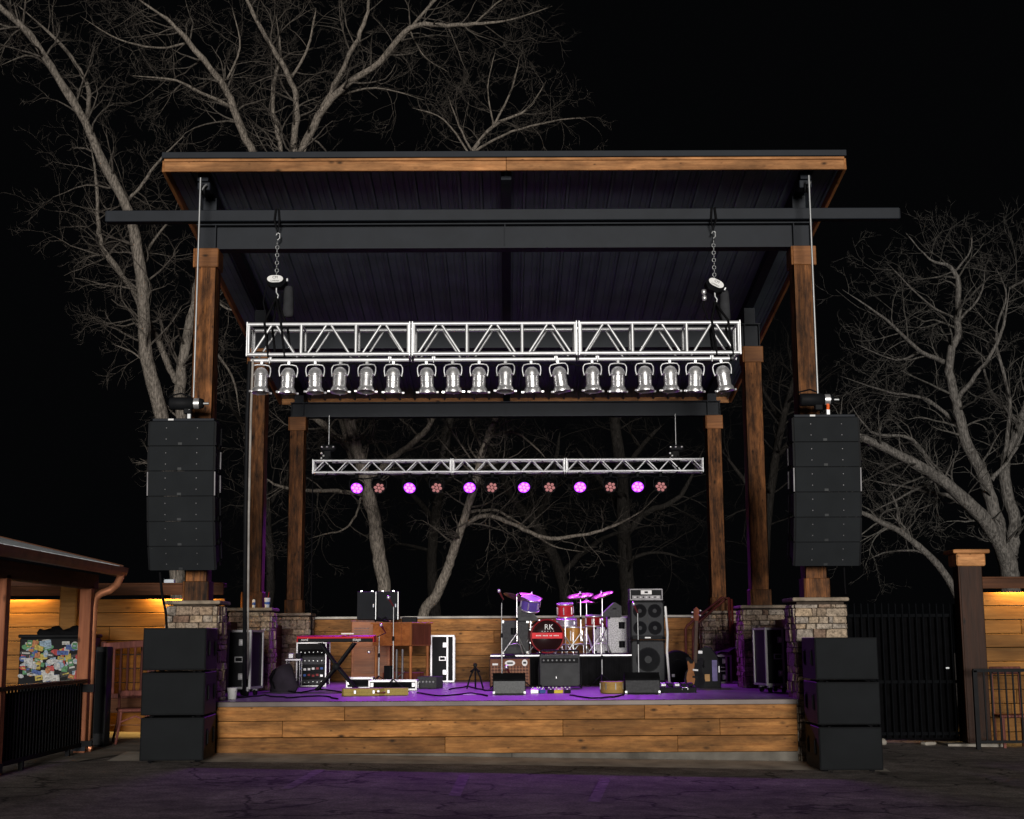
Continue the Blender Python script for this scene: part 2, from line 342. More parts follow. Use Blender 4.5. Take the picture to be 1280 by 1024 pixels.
# ------------------------------------------------------------------ stone pillars and timber columns
stones = []
for i in range(10):
    m_ = MB().box((0, 0, 0), (1, 1, 1), None, .07); m_.v = [(x+rnd.uniform(-.035, .035), y+rnd.uniform(-.16, .16), z+rnd.uniform(-.075, .075)) for x, y, z in m_.v]
    stones.append(m_.mesh('stone', STONE))
PX = 4.12
YC = {'front': 18.86, 'middle': 23.0, 'rear': 27.5}
CT = {'front': 7.0, 'middle': 6.46, 'rear': 6.02}
def pillar(sx, row):
    side = 'left' if sx < 0 else 'right'
    x, y = sx*PX, YC[row]
    zb = gz(x)-.05 if row == 'front' else DECK
    wd = .67; zt = 2.18
    hold = {'front': 'at the front corner of the stage', 'middle': 'half way along the stage side', 'rear': 'by the back wall of the stage'}[row]
    mark = {('front', -1): 'beside the bar', ('front', 1): 'beside the black gate', ('middle', -1): 'with paper cups on its cap', ('middle', 1): 'lit purple behind a road case', ('rear', -1): 'behind the keyboard', ('rear', 1): 'behind the stair handrail'}[(row, sx)]
    t = thing('stone_pillar', 'square ledge stone pillar %s, %s' % (hold, mark), 'pillar', (x, y, zb), 0, 'stone pillars of the stage')
    H = zt-zb
    bx('core', MORTAR, t, (0, 0, H/2-.03), (wd-.05, wd-.05, H-.06))
    z = 0
    while z < H-.09:
        h = rnd.choice((.05, .07, .09, .11, .14, .17)); h = min(h, H-.07-z)
        if h < .04: break
        for f in range(4):
            p = -wd/2; end = wd/2-(.06 if f % 2 else 0)
            if f % 2: p += .06
            while p < end-.02:
                l = rnd.choice((.06, .09, .13, .17, .22, .30)); l = min(l, end-p)
                if end-p-l < .06: l = end-p
                so = link('stone', rnd.choice(stones), t)
                dp = rnd.uniform(.05, .105); c = Vector((p+l/2, -wd/2+.03, z+h/2))
                rm = Matrix.Rotation(f*math.pi/2, 4, 'Z')
                so.matrix_local = rm @ Matrix.Translation(c) @ Matrix.Diagonal((l-.008, dp, h-.008, 1))
                p += l
        z += h
    bx('cap', CAPST, t, (0, 0, H-.024), (wd+.07, wd+.07, .048), ch=.012)
    # column
    zc = CT[row]; Hc = zc-zt; base = (x, y, zt)
    c = thing('timber_column', 'dark stained timber column %s, %s' % ({'front': 'under the front roof beam', 'middle': 'under the middle roof beam', 'rear': 'under the rear roof beam'}[row], {-1: 'on the bar side', 1: 'on the gate side'}[sx]), 'column', base, 0, 'timber columns carrying the roof')
    cw = .275
    bx('shaft', COLW, c, (0, 0, Hc/2), (cw-.012, cw-.012, Hc-.02))
    for f in range(4):   # boxed-in boards with proud corners
        rm = Euler((0, 0, f*math.pi/2)).to_matrix()
        cb = MB(rm.to_4x4() @ Matrix.Translation((0, -cw/2, 0))); nn_ = 3; hz_ = 22; tr_c = random.Random(f+int(x*10)+int(y*7))
        def fy_(u, v_): return -.012-.005*(1-u*u)+tr_c.uniform(-.004, .004)
        vs_c = [((cw/2-.003)*(-1+2*i/nn_), fy_(-1+2*i/nn_, j), .015+(Hc-.03)*j/hz_) for j in range(hz_+1) for i in range(nn_+1)]
        cb.add(vs_c, [(j*(nn_+1)+i, j*(nn_+1)+i+1, (j+1)*(nn_+1)+i+1, (j+1)*(nn_+1)+i) for j in range(hz_) for i in range(nn_)], False)
        cb.build('board', COLW, c)
    for (zz, hh, ww, ch) in ((Hc-.135, .27, .345, .008), (.13, .26, .345, .008)):
        for f in range(4):
            rm = Euler((0, 0, f*math.pi/2)).to_matrix()
            bx('trim_board', CAPW if zz > 1 else COLW, c, rm @ Vector((.012, -ww/2+.012, zz)), (ww-.026, .025, hh), rm, ch)
for row in ('front', 'middle', 'rear'):
    for sx in (-1, 1): pillar(sx, row)

# ------------------------------------------------------------------ roof
YF, YR, ZF, ZR, RW = 18.1, 28.2, 8.01, 6.52, 9.14
sl = (ZF-ZR)/(YR-YF)
def rz_(y): return ZF-(y-YF)*sl
roof = thing('stage_roof', 'dark metal pitched stage roof with cedar edge boards rising toward the front', 'roof', (0, YF, ZF))
npan = 30; pw = RW/npan; Ls = YR-YF
pm = MB()
prof = [(-pw/2+.002, .0), (-pw/2+.03, 0), (-.05, 0), (-.044, .010), (-.03, .010), (-.024, 0), (.03, 0), (.036, .010), (.05, .010), (.056, 0), (pw/2-.055, 0), (pw/2-.045, -.038), (pw/2-.012, -.038), (pw/2-.004, 0)]
vs_ = [(x, 0, z) for x, z in prof]+[(x, Ls, z-Ls*sl) for x, z in prof]; k = len(prof)
pm.add(vs_, [(i, i+1, k+i+1, k+i) for i in range(k-1)])
pmesh = pm.mesh('roof_panel', ROOFM)
for i in range(npan):
    o = link('roof_panel', pmesh, roof); o.location = (-RW/2+pw*(i+.5), 0, .012)
tp = MB(); tp.add([(-RW/2-.02, -.06, .10), (RW/2+.02, -.06, .10), (RW/2+.02, Ls+.06, .10-sl*(Ls+.06)), (-RW/2-.02, Ls+.06, .10-sl*(Ls+.06))], [(0, 1, 2, 3)])
tp.build('roof_covering', ROOFM, roof)
bx('front_flashing', STEEL, roof, (0, -.075, .085), (RW+.06, .05, .085), ch=.006)
for (x0, x1) in ((-RW/2, .02), (.024, RW/2)):
    bx('front_edge_board', CEDAR_T, roof, ((x0+x1)/2, -.035, -.055), (x1-x0, .05, .155), ch=.006)
    bx('front_edge_strip', CEDAR_T, roof, ((x0+x1)/2, -.062, .018), (x1-x0, .05, .036), ch=.005)
    bx('rear_edge_board', CEDAR_T, roof, ((x0+x1)/2, Ls+.03, -Ls*sl-.02), (x1-x0, .045, .17), ch=.006)
ang = math.atan(-sl)
for sx in (-1, 1):
    bx('side_edge_board', CEDAR_TY, roof, (sx*(RW/2+.025), Ls/2, -Ls*sl/2-.03), (.045, Ls/math.cos(ang)-.02, .17), (ang, 0, 0), .006)
for x in (-4.10, 0.02, 4.10):   # sloping steel rafters
    r_ = MB(); rb = Euler((ang, 0, 0)).to_matrix()
    r_.box((x, Ls/2+.06, -Ls*sl/2-.105), (.14, Ls/math.cos(ang)-.25, .13), rb)
    r_.build('rafter', STEEL, roof)
# ------------------------------------------------------------------ steel cross beams
def girder(row, z0, h, half, label):
    y = YC[row]; t = thing('steel_girder', label, 'beam', (0, y, z0), 0, 'steel cross girders')
    bx('web', STEEL, t, (0, 0, h/2), (2*half-.02, .02, h-.02))
    bx('flange', STEEL, t, (0, 0, .009), (2*half, .22, .018)); bx('flange', STEEL, t, (0, 0, h-.009), (2*half, .22, .018))
    for x in (-half+.02, -half+.26, 0, half-.26, half-.02):
        bx('stiffener', STEEL, t, (x, -.055, h/2), (.012, .09, h-.04))
        bx('stiffener', STEEL, t, (x, .055, h/2), (.012, .09, h-.04))
girder('front', 7.003, .36, 4.27, 'long dark steel girder over the front columns below the roof edge')
girder('middle', 6.463, .40, 4.27, 'dark steel girder over the middle columns behind the big truss')
girder('rear', 6.023, .30, 4.27, 'dark steel girder over the rear columns above the small truss')
for row, gt in (('front', 7.363), ('middle', 6.863), ('rear', 6.323)):
    for x in (-4.1, 4.1):
        y = YC[row]; zt = rz_(y)-.155
        if zt-gt > .04: tag(bx('steel_bracket', STEEL, None, (x, y, (zt+gt)/2), (.18, .18, zt-gt-.004)), 'steel post stub between the %s girder and the roof rafter, %s' % (row, 'bar side' if x < 0 else 'gate side'), 'bracket', 'girder stubs')
BY = 18.72
b0 = P(134, 270, BY); b1 = P(1123, 270, BY)
tb = thing('rigging_beam', 'long dark square steel tube crossing the whole stage front, ends sticking out', 'beam', ((b0.x+b1.x)/2, BY, 7.365))
bx('tube', STEEL, tb, (0, 0, .085), (b1.x-b0.x, .15, .16), ch=.008)
for sx in (-1, 1): bx('end_cap', STEEL, tb, (sx*((b1.x-b0.x)/2+.004), 0, .085), (.006, .13, .14))

# ------------------------------------------------------------------ trusses
def truss(name, label, x0, x1, y, z0, h, d, cuts, bays, r, rd, rear=False):
    t = thing(name, label, 'truss', ((x0+x1)/2, y, z0), 0); ox = (x0+x1)/2
    ed = [x0]+cuts+[x1]
    for s_ in range(len(ed)-1):
        a_, b_ = ed[s_]-ox+.006, ed[s_+1]-ox-.006
        for yy in (-d/2, d/2):
            for zz in (0, h): MB().cyl((a_, yy, zz), (b_, yy, zz), r, n=10).build('chord', ALU, t)
            nb = bays[s_]; stp = (b_-a_)/nb
            for k in range(nb+1):
                x = a_+stp*k; x = min(max(x, a_+r*1.2), b_-r*1.2)
                if not rear or k in (0, nb): MB().cyl((x, yy, 0), (x, yy, h), r*.85, n=8).build('upright', ALU, t)
                if k < nb:
                    off = .0 if yy < 0 else stp*.0
                    m1 = a_+stp*(k+.5)
                    if rear:
                        MB().cyl((a_+stp*k+.03, yy, .01), (m1, yy, h-.01), rd, n=6).build('diagonal', ALU, t)
                        MB().cyl((m1+.02, yy, h-.01), (a_+stp*(k+1), yy, .01), rd, n=6).build('diagonal', ALU, t)
                    else:
                        MB().cyl((a_+stp*k+.09, yy, .01), (m1-.03, yy, h-.01), rd, n=6).build('diagonal', ALU, t)
                        MB().cyl((m1+.03, yy, h-.01), (a_+stp*(k+1)-.09, yy, .01), rd, n=6).build('diagonal', ALU, t)
        for k in range(bays[s_]+1):
            x = a_+(b_-a_)/bays[s_]*k; x = min(max(x, a_+r*1.2), b_-r*1.2)
            for zz in (0, h): MB().cyl((x, -d/2, zz), (x, d/2, zz), rd, n=6).build('cross_tube', ALU, t)
        for x in (a_, b_):
            for yy in (-d/2, d/2): bx('connector_plate', ALU, t, (x+(.012 if x == a_ else -.012), yy, h/2), (.018, .07, h+.06), ch=.004)
    return t
TY = 18.62; TD = .40
tl, tr_ = P(308, 402, TY-TD/2), P(926, 402, TY-TD/2)
tzt = P(617, 404.5, TY-TD/2).z; tzb = P(617, 442, TY-TD/2).z
cut = [P(514, 402, TY-TD/2).x, P(722, 402, TY-TD/2).x]
truss('lighting_truss', 'large silver aluminium box truss hanging over the front of the stage', tl.x, tr_.x, TY, tzb, tzt-tzb, TD, cut, [3, 3, 3], .026, .017)
RYT = 27.15; RD = .26
rl, rr = P(390, 582, RYT-RD/2), P(880, 582, RYT-RD/2)
rzt = P(635, 575, RYT-RD/2).z; rzb = P(635, 589.5, RYT-RD/2).z
truss('lighting_truss', 'slim silver zigzag truss hanging at the back of the stage', rl.x, rr.x, RYT, rzb, rzt-rzb, RD, [P(565, 582, RYT-RD/2).x, P(707, 582, RYT-RD/2).x], [6, 5, 6], .025, .015, True)

# lamp bars and par cans
LBZ = P(617, 449.5, TY-.12).z; LBY = TY-.12
bars = [(314, 511), (518, 719), (724, 912)]
cans = [[327, 361, 394, 426, 459, 492], [533, 566, 599, 632, 664, 697], [740, 772, 805, 837, 869, 901]]
def par_can():
    t = thing('par_can', 'polished silver par can hanging from the big truss', 'stage light', group='par cans under the front truss')
    hm = MB()
    for pf in ([(.0, -.065), (.028, -.066), (.058, -.08), (.082, -.108), (.094, -.14), (.098, -.165)], [(.098, -.165), (.107, -.167), (.107, -.182), (.091, -.186)], [(.089, -.184), (.089, -.26)], [(.089, -.26), (.093, -.262), (.093, -.270), (.089, -.272)], [(.089, -.27), (.089, -.338)], [(.089, -.338), (.098, -.345), (.113, -.372), (.116, -.398)], [(.124, -.40), (.124, -.414)], [(.116, -.398), (.124, -.40)], [(.124, -.414), (.108, -.414), (.10, -.37)]):
        hm.lathe(pf, n=24)
    hd = hm.build('housing', CHROME, t)
    MB().lathe([(.0, -.365), (.101, -.362)], n=22).build('lens', BLACKM, hd)
    for k in range(4):
        a_ = k*math.pi/2+.25; MB().box((.135*math.cos(a_), .135*math.sin(a_), -.405), (.045, .022, .03), (0, 0, a_), .005).build('gel_clip', CHROME, hd)
    yk = MB(); pts = [(.112, 0, -.19), (.124, 0, -.12), (.122, 0, -.07), (.10, 0, -.035), (.05, 0, -.026), (-.05, 0, -.026), (-.10, 0, -.035), (-.122, 0, -.07), (-.124, 0, -.12), (-.112, 0, -.19)]
    yk.tube(pts, .0095, 6); yk.build('yoke', ALU, t)
    MB().lathe([(0, 0), (.018, 0), (.018, .02), (0, .02)], (.118, 0, -.19), (1, 0, 0), 8).build('knob', BLACK, t)
    MB().lathe([(0, 0), (.018, 0), (.018, .02), (0, .02)], (-.138, 0, -.19), (1, 0, 0), 8).build('knob', BLACK, t)
    MB().box((0, 0, -.005), (.04, .05, .05), None, .005).build('clamp', ALU, t)
    MB().tube([(.03, .07, -.10), (.13, .05, -.16), (.15, .03, -.24), (.10, .05, -.20), (.06, .06, -.06), (.02, .02, .03)], .006, 5).build('power_lead', BLACKM, t)
    return t
ORD = ('first', 'second', 'third', 'fourth', 'fifth', 'sixth')
proto = None
for bi, (pa, pb) in enumerate(bars):
    xa, xb = P(pa, 449, LBY).x, P(pb, 449, LBY).x
    lb = thing('lamp_bar', 'silver six lamp bar clamped under the big truss, %s' % ('at its bar side end', 'in the middle section', 'at its gate side end')[bi], 'lamp bar', ((xa+xb)/2, LBY, LBZ), 0, 'lamp bars')
    MB().cyl(((xa-xb)/2, 0, 0), ((xb-xa)/2, 0, 0), .027, n=10).build('pipe', ALU, lb)
    for q in (-.38, .38):
        MB().box((q*(xb-xa), .0, .045), (.05, .06, .09), None, .006).build('clamp', ALU, lb)
        MB().cyl((q*(xb-xa), -.05, .10), (q*(xb-xa), -.05, -.05), .008, n=6).build('bolt', ALU, lb)
    wv = [((xa-xb)/2+(xb-xa)*i/14, .03+rnd.uniform(-.02, .02), .03+rnd.uniform(-.02, .025)) for i in range(15)]
    MB().tube(wv, .012, 5).build('cable', BLACKM, lb)
    for ci, cx in enumerate(cans[bi]):
        if proto is None: proto = par_can(); o = proto
        else: o = dup(proto)
        o.location = (P(cx, 455, LBY).x, LBY, LBZ-.035)
        o.rotation_euler = (R(rnd.uniform(-7, 7)), R(rnd.uniform(-2, 2)), R(rnd.uniform(-16, 16)))
        if cx in (697, 901): o.rotation_euler = (0, R(-8), 0)
        o['label'] = 'silver par can%s, %s from the bar side on the %s lamp bar' % (' tilted' if cx in (697, 901) else '', ORD[ci], ('bar side', 'middle', 'gate side')[bi])

# cable looms along the big truss
def loom(label, x0, x1, z, y, n_, amp, r_):
    pts_ = [(x0+(x1-x0)*i/n_, y+rnd.uniform(-.02, .02), z-amp*abs(math.sin(i*math.pi/6))+rnd.uniform(-.008, .008)) for i in range(n_+1)]
    tag(MB().tube(pts_, r_, 6).build('cable_loom', BLACKM), label, 'cable', 'truss cable looms')
loom('black cable loom lying along the lower chord of the big truss', tl.x+.1, tr_.x-.1, tzb+.055, TY-.05, 60, .02, .020)
loom('thin black cable sagging between the par cans under the big truss', tl.x+.2, tr_.x-.3, LBZ-.03, LBY+.05, 90, .045, .008)
loom('black cable loom draped along the rear lower chord of the big truss', tl.x+.3, tr_.x-.2, tzb+.02, TY+TD/2+.02, 72, .04, .016)

# LED pars
LEDS = [(446, 1), (474, 0), (512, 1), (546, 0), (587, 1), (615, 0), (655, 1), (687, 0), (725, 1), (763, 0), (797, 1), (826, 0)]
def led_par(on):
    t = thing('led_par', 'black led par glowing bright purple under the rear truss' if on else 'black led par with dim pink diodes under the rear truss', 'stage light', group='lit led pars' if on else 'dim led pars')
    tilt = R(35)
    head = MB(); ax = Vector((0, -math.cos(tilt), -math.sin(tilt)))
    head.lathe([(.0, -.16), (.07, -.16), (.105, -.12), (.118, -.02), (.118, .0), (.11, .004), (.108, -.008), (0, -.008)], (0, 0, -.25), ax, 20)
    h = head.build('housing', BLACK, t)
    ln = MB(); u = ax.orthogonal().normalized(); w_ = ax.cross(u); c0 = Vector((0, 0, -.25))
    for k in range(7):
        rr_ = 0 if k == 6 else .066; a_ = k*math.pi/3
        ln.lathe([(.0, .012), (.018, .010), (.027, .002), (.030, -.006)], c0+(u*math.cos(a_)+w_*math.sin(a_))*rr_, ax, 10)
    ln.build('lens_cluster', LEDON if on else LEDOFF, h)
    if on: MB().lathe([(.0, -.004), (.104, -.004)], c0, ax, 20).build('lens_cover', LEDGLOW, h)
    MB().tube([(.125, 0, -.25), (.13, 0, -.14), (.10, 0, -.075), (-.10, 0, -.075), (-.13, 0, -.14), (-.125, 0, -.25)], .010, 5).build('yoke', BLACK, t)
    MB().box((0, 0, -.03), (.05, .07, .10), None, .008).build('clamp', BLACK, t)
    if on:
        ld = bpy.data.lights.new('led_beam', 'SPOT'); ld.energy = 470; ld.color = (.50, .055, 1.0); ld.spot_size = R(84); ld.spot_blend = 1.0; ld.shadow_soft_size = .09
        lo = bpy.data.objects.new('led_beam', ld); COL.objects.link(lo); lo.parent = t; lo.location = c0+ax*.05
        lo.rotation_euler = Vector((0, -math.cos(R(50)), -math.sin(R(50)))).to_track_quat('-Z', 'Y').to_euler()
    return t
pr = {}; cnt_ = [0, 0]
for px, on in LEDS:
    if on not in pr: pr[on] = led_par(on); o = pr[on]
    else: o = dup(pr[on])
    o['label'] = ('glowing purple led par, %s lit one from the keyboard end of the truss' if on else 'dim pink led par, %s dim one from the keyboard end of the truss') % ORD[cnt_[on]]; cnt_[on] += 1
    o.scale = (1.12, 1.12, 1.12); o.location = (P(px, 600, RYT).x, RYT, rzb-.02); o.rotation_euler = (0, 0, R(rnd.uniform(-16, 16)))
tag(MB().tube([P(385+i*11.2, 596+2.5*math.sin(i*1.3)+rnd.uniform(-1, 1), RYT+.05) for i in range(42)], .012, 5).build('power_cable', BLACKM), 'black cable looped along the bottom of the rear truss', 'cable')

# ------------------------------------------------------------------ chain hoists on the front truss
def chain(mb, a_, b_, r=.011):
    a_ = Vector(a_); b_ = Vector(b_); L_ = (b_-a_).length; nn = int(L_/.05); d = (b_-a_)/nn
    for i in range(nn):
        c = a_+d*(i+.5); s_ = .022; lat = Vector((s_, 0, 0)) if i % 2 else Vector((0, s_, 0)); e = d*.62
        mb.tube([c-e, c-e*.4+lat, c+e*.4+lat, c+e, c+e*.4-lat, c-e*.4-lat, c-e], r*.62, 4, False)
def hoist(px, py, tiltdeg, label, wraplabel):
    p = P(px, py, BY); t = thing('chain_hoist', label, 'hoist', p, 0, 'truss chain hoists')
    tm = Euler((0, R(tiltdeg), 0)).to_matrix()
    b = MB(tm.to_4x4()); b.box((0, .02, 0), (.26, .30, .17), None, .06); bo = b.build('body', BLACK, t)
    pt = MB(tm.to_4x4()); poly = [(.105*math.cos(a_)+(.035 if math.cos(a_) > 0 else -.035)*1, .05*math.sin(a_)+.012) for a_ in [2*math.pi*i/20 for i in range(20)]]
    pt.prism([(x*.78, z) for x, z in poly], -.150, -.136); pt.build('badge', WHITE, bo)
    for s_, sz, zz in (('CM', .05, .03), ('Lodestar', .034, -.014)):
        l_ = lettering(s_, sz, BLACKM, bo, (0, 0, 0)); l_.matrix_local = tm.to_4x4() @ Matrix.Translation((0, -.152, zz)) @ Matrix.Rotation(R(90), 4, 'X')
    MB(tm.to_4x4()).box((.145, 0, .03), (.03, .05, .05), None, .008).build('fitting', STEELW, bo)
    hk = MB(); top = Vector((.0, 0, 7.37-p.z+.0)); chain(hk, (0, -.02, .08), (0, -.02, top.z-.28)); hk.build('chain', STEELW, t)
    MB().tube([(0, -.02, top.z-.26), (.03, -.02, top.z-.23), (.03, -.02, top.z-.17), (0, -.02, top.z-.15), (-.02, -.02, top.z-.19)], .012, 5).build('hook', STEELW, t)
    MB().tube([(-.02, -.10, top.z+.16), (-.035, -.105, top.z+.0), (0, -.02, top.z-.16), (.035, -.105, top.z+.0), (.02, -.10, top.z+.16)], .016, 5).build('strap', BLACKM, t)
    MB().tube([(0, -.02, -.08), (0, -.02, -.15), (.03, -.02, -.19), (.02, -.02, -.23), (-.015, -.02, -.22)], .014, 5).build('lower_hook', STEELW, t)
    zt_ = tzt-p.z; zb_ = tzb-p.z
    for (dx, dy) in ((-.10, -TD/2), (.12, -TD/2), (-.06, TD/2), (.15, TD/2)):
        y_ = TY-BY+dy
        MB().tube([(0, -.02, -.22), (dx*.5, y_*.6, (zt_-.22)/2), (dx, y_-.03, zt_+.03), (dx+.05, y_-.03, zb_+.05), (dx+.06, y_, zb_-.035)], .018, 5).build('sling', BLACKM, t)
    bg_ = MB(); bg_.lathe([(.0, .18), (.055, .18), (.065, .1), (.075, -.18), (.07, -.24), (0, -.25)], (.15, .10, -.22), (0, 0, 1), 12); bg_.build('chain_bag', mat('chain_bag_cloth', (.035, .036, .04), .9), t)
    wr = MB(); q = Vector((-.12, -.05, -.05))
    wr.tube([q, q+Vector((-.03, 0, -.10)), q+Vector((-.05, 0, -.25)), q+Vector((.02, -.02, zt_+.1)), q+Vector((.04, -.1, zb_+.05))], .010, 5); wr.build('control_cable', BLACKM, t)
    return t
hoist(346, 353, 0, 'level chain hoist with white badge above the truss end near the bar', '')
h2 = hoist(893, 358, 28, 'tilted chain hoist with white badge above the truss end near the gate', '')
for i, dx in enumerate((-.16, -.155)):
    MB().lathe([(0, .04), (.03, .03), (.036, 0), (.03, -.03), (0, -.04)], (dx, -.08, -.10-.085*i), (0, 0, 1), 10).build('connector', CHROME, h2)
for (px, lab) in ((411, 'small black hoist hanging from the rear girder near the keyboard side'), (845, 'small black hoist hanging from the rear girder near the bass stack side')):
    p = P(px, 561, RYT); t = thing('chain_hoist', lab, 'hoist', p, 0, 'rear chain hoists')
    bx('body', BLACK, t, (0, 0, 0), (.30, .22, .14), ch=.04); bx('drop_box', BLACK, t, (-.02, 0, -.16), (.16, .16, .26), ch=.02)
    MB().cyl((0, 0, .07), (0, 0, 6.02-p.z), .010, n=5).build('chain', STEELW, t)
    for dx in (-.12, -.02, .10): MB().lathe([(0, .02), (.022, .012), (.022, -.012), (0, -.02)], (dx, -.12, .02+(.0 if dx else .0)), (0, 0, 1), 8).build('fitting', CHROME, t)
    for k in range(3): MB().lathe([(0, .025), (.022, .015), (.022, -.015), (0, -.025)], (-.13+.04*(k % 2), -.1, -.10-.05*k), (0, 0, 1), 8).build('connector', CHROME, t)
    MB().tube([(0, 0, -.05), (.03, -.13, rzt-p.z), (.0, -.14, rzb-p.z-.02), (-.12, -.1, rzb-p.z-.12)], .014, 5).build('cable', BLACKM, t)

# ------------------------------------------------------------------ line arrays
def array(sx, pxc, top_y, label):
    Yf = 17.95
    p = P(pxc, top_y, Yf); t = thing('line_array', label, 'speaker', (p.x, Yf, p.z), 0, 'hanging line arrays')
    W, Hh, Dd = .85, .325, .46
    z = -.005; y = 0; tl_ = [0, 2, 5, 9, 14, 20]
    for k in range(6):
        a_ = R(tl_[k]); M = Matrix.Translation((0, y, z)) @ Matrix.Rotation(a_, 4, 'X')
        bm = MB(M)     # trapezoid cabinet: rear lower than the front
        ins = .03+.012*k
        bm.prism([(.012, 0), (.012, -Hh+.004), (Dd, -Hh+ins), (Dd, -ins)], -W/2, W/2, 'yz')
        cab = bm.build('cabinet', BLACK, t)
        MB(M).box((0, .004, -Hh/2), (W-.02, .016, Hh-.010), None, .004).build('grille', GRILLE, cab)
        for s2 in (-1, 1):
            for zz in (-.09, -.235): MB(M).box((s2*.20, -.006, zz), (.010, .006, .010)).build('grille_screw', LOCKM, cab)
            MB(M).box((s2*(W/2+.008), .03, -Hh/2), (.014, .035, Hh-.02)).build('rigging_strip', LOCKM if k == 2 else BLACK, cab)
            MB(M).box((s2*(W/2+.008), Dd-.08, -Hh/2), (.014, .035, Hh-.10)).build('rigging_strip', LOCKM if k in (1, 2) else BLACK, cab)
            MB(M).box((s2*(W/2+.010), Dd*.6, -Hh+.02), (.018, .09, .055)).build('rigging_link', BLACKM, cab)
        MB(M).box((-.02, -.006, -Hh+.03), (.05, .004, .03)).build('emblem', mat('emblem_grey', (.035, .038, .041), .5), cab)
        nx = M @ Vector((0, 0, -Hh)); y, z = nx.y, nx.z
    fb = MB(); fb.box((0, .25, .022), (.80, .40, .035), None, .006); fb.build('fly_frame', STEEL, t)
    bx('level_label', WHITE, t, (-.16, .044, .023), (.07, .006, .022))
    bx('lug', STEELW, t, (.06, .12, .07), (.05, .05, .09), ch=.006)
    MB().tube([(.06, .12, .09), (.06, .10, .16), (.06, .12, .22)], .022, 6).build('shackle', ORNG if sx > 0 else STEELW, t)
    hp = thing('chain_hoist', 'black cylindrical hoist on the line array ' + ('near the bar' if sx < 0 else 'near the gate'), 'hoist', (p.x+(.04 if sx < 0 else -.06), Yf+.12, p.z+.245), 0, 'array hoists')
    hb = MB().lathe([(0, -.24), (.075, -.24), (.085, -.22), (.085, .05), (.07, .06), (.07, .16), (.055, .2), (0, .2)], (0, 0, 0), (1, 0, 0), 16).build('body', BLACK, hp)
    MB().lathe([(.074, .08), (.074, .15)], (0, 0, 0), (1, 0, 0), 16).build('collar', CHROME, hp)
    MB().cyl((.2, 0, 0), (.27, 0, 0), .018, n=8).build('shaft', STEELW, hp)
    bx('mount', BLACK, hp, (.0, 0, -.1), (.10, .08, .08), ch=.01)
    MB().tube([(-.2, 0, .06), (-.26, .0, .10), (-.1, .02, .14), (0.03, .02, .09)], .012, 5).build('cable', BLACKM, hp)
    tp_ = P(250 if sx < 0 else 1012, 246, Yf+.12)
    MB().cyl((tp_.x-hp.location.x, 0, .08), (tp_.x-hp.location.x, 0, rz_(Yf+.3)-.19-hp.location.z), .014, n=6).build('wire_rope', STEELW, hp)
    bk = thing('rigging_bracket', 'dark roof bracket carrying the wire rope ' + ('near the bar' if sx < 0 else 'near the gate'), 'bracket', (tp_.x, Yf+.42, rz_(Yf+.42)-.17), 0, 'roof brackets')
    bx('plate', STEEL, bk, (0, 0, -.05), (.17, .20, .11), ch=.01)
    MB().lathe([(0, -.03), (.07, -.03), (.055, 0), (.07, .03), (0, .03)], (0, -.12, -.12), (1, 0, 0), 14).build('pulley', BLACK, bk)
    MB().tube([(0, -.2, -.14), (.03, -.2, -.09), (.05, -.16, -.05)], .014, 5).build('hook', STEELW, bk)
    return t
array(-1, 228, 526, 'black six cabinet line array speaker hanging beside the bar')
array(1, 1032, 521, 'black six cabinet line array speaker hanging beside the black gate')
tag(MB().tube([P(200, 716, 18.2), P(202, 740, 18.1), P(207, 765, 18.0), P(209, 797, 17.9)], .018, 5).build('speaker_cable', BLACKM), 'black speaker cable dropping from the line array to the stack near the bar', 'cable')
tag(MB().tube([P(1055, 708, 18.4), P(1056, 730, 18.5), P(1057, 742, 18.6)], .012, 5).build('speaker_cable', BLACKM), 'black speaker cable under the line array near the gate', 'cable')
tag(MB().tube([P(312, 452, TY-.2), P(309, 520, TY-.15), P(307, 640, TY-.05), P(306, 760, TY+.1), PZ(305, 868, DECK+.03)], .030, 6).build('cable_bundle', BLACK), 'thick black cable bundle dropping from the truss end to the stage floor', 'cable')
tag(MB().tube([P(316, 450, TY-.2), P(313.5, 520, TY-.13), P(311, 640, TY-.03), P(310, 760, TY+.12), PZ(309, 867, DECK+.03)], .016, 6).build('grey_cable', mat('grey_cable', (.30, .28, .26), .6)), 'grey cable dropping beside the black bundle from the truss end', 'cable')
tag(MB().tube([P(391, 592, RYT), P(390, 660, RYT), P(389, 765, RYT), PZ(389, 851, DECK+.02)], .014, 5).build('power_cable', BLACKM), 'thin black cable hanging from the rear truss end to the floor', 'cable')

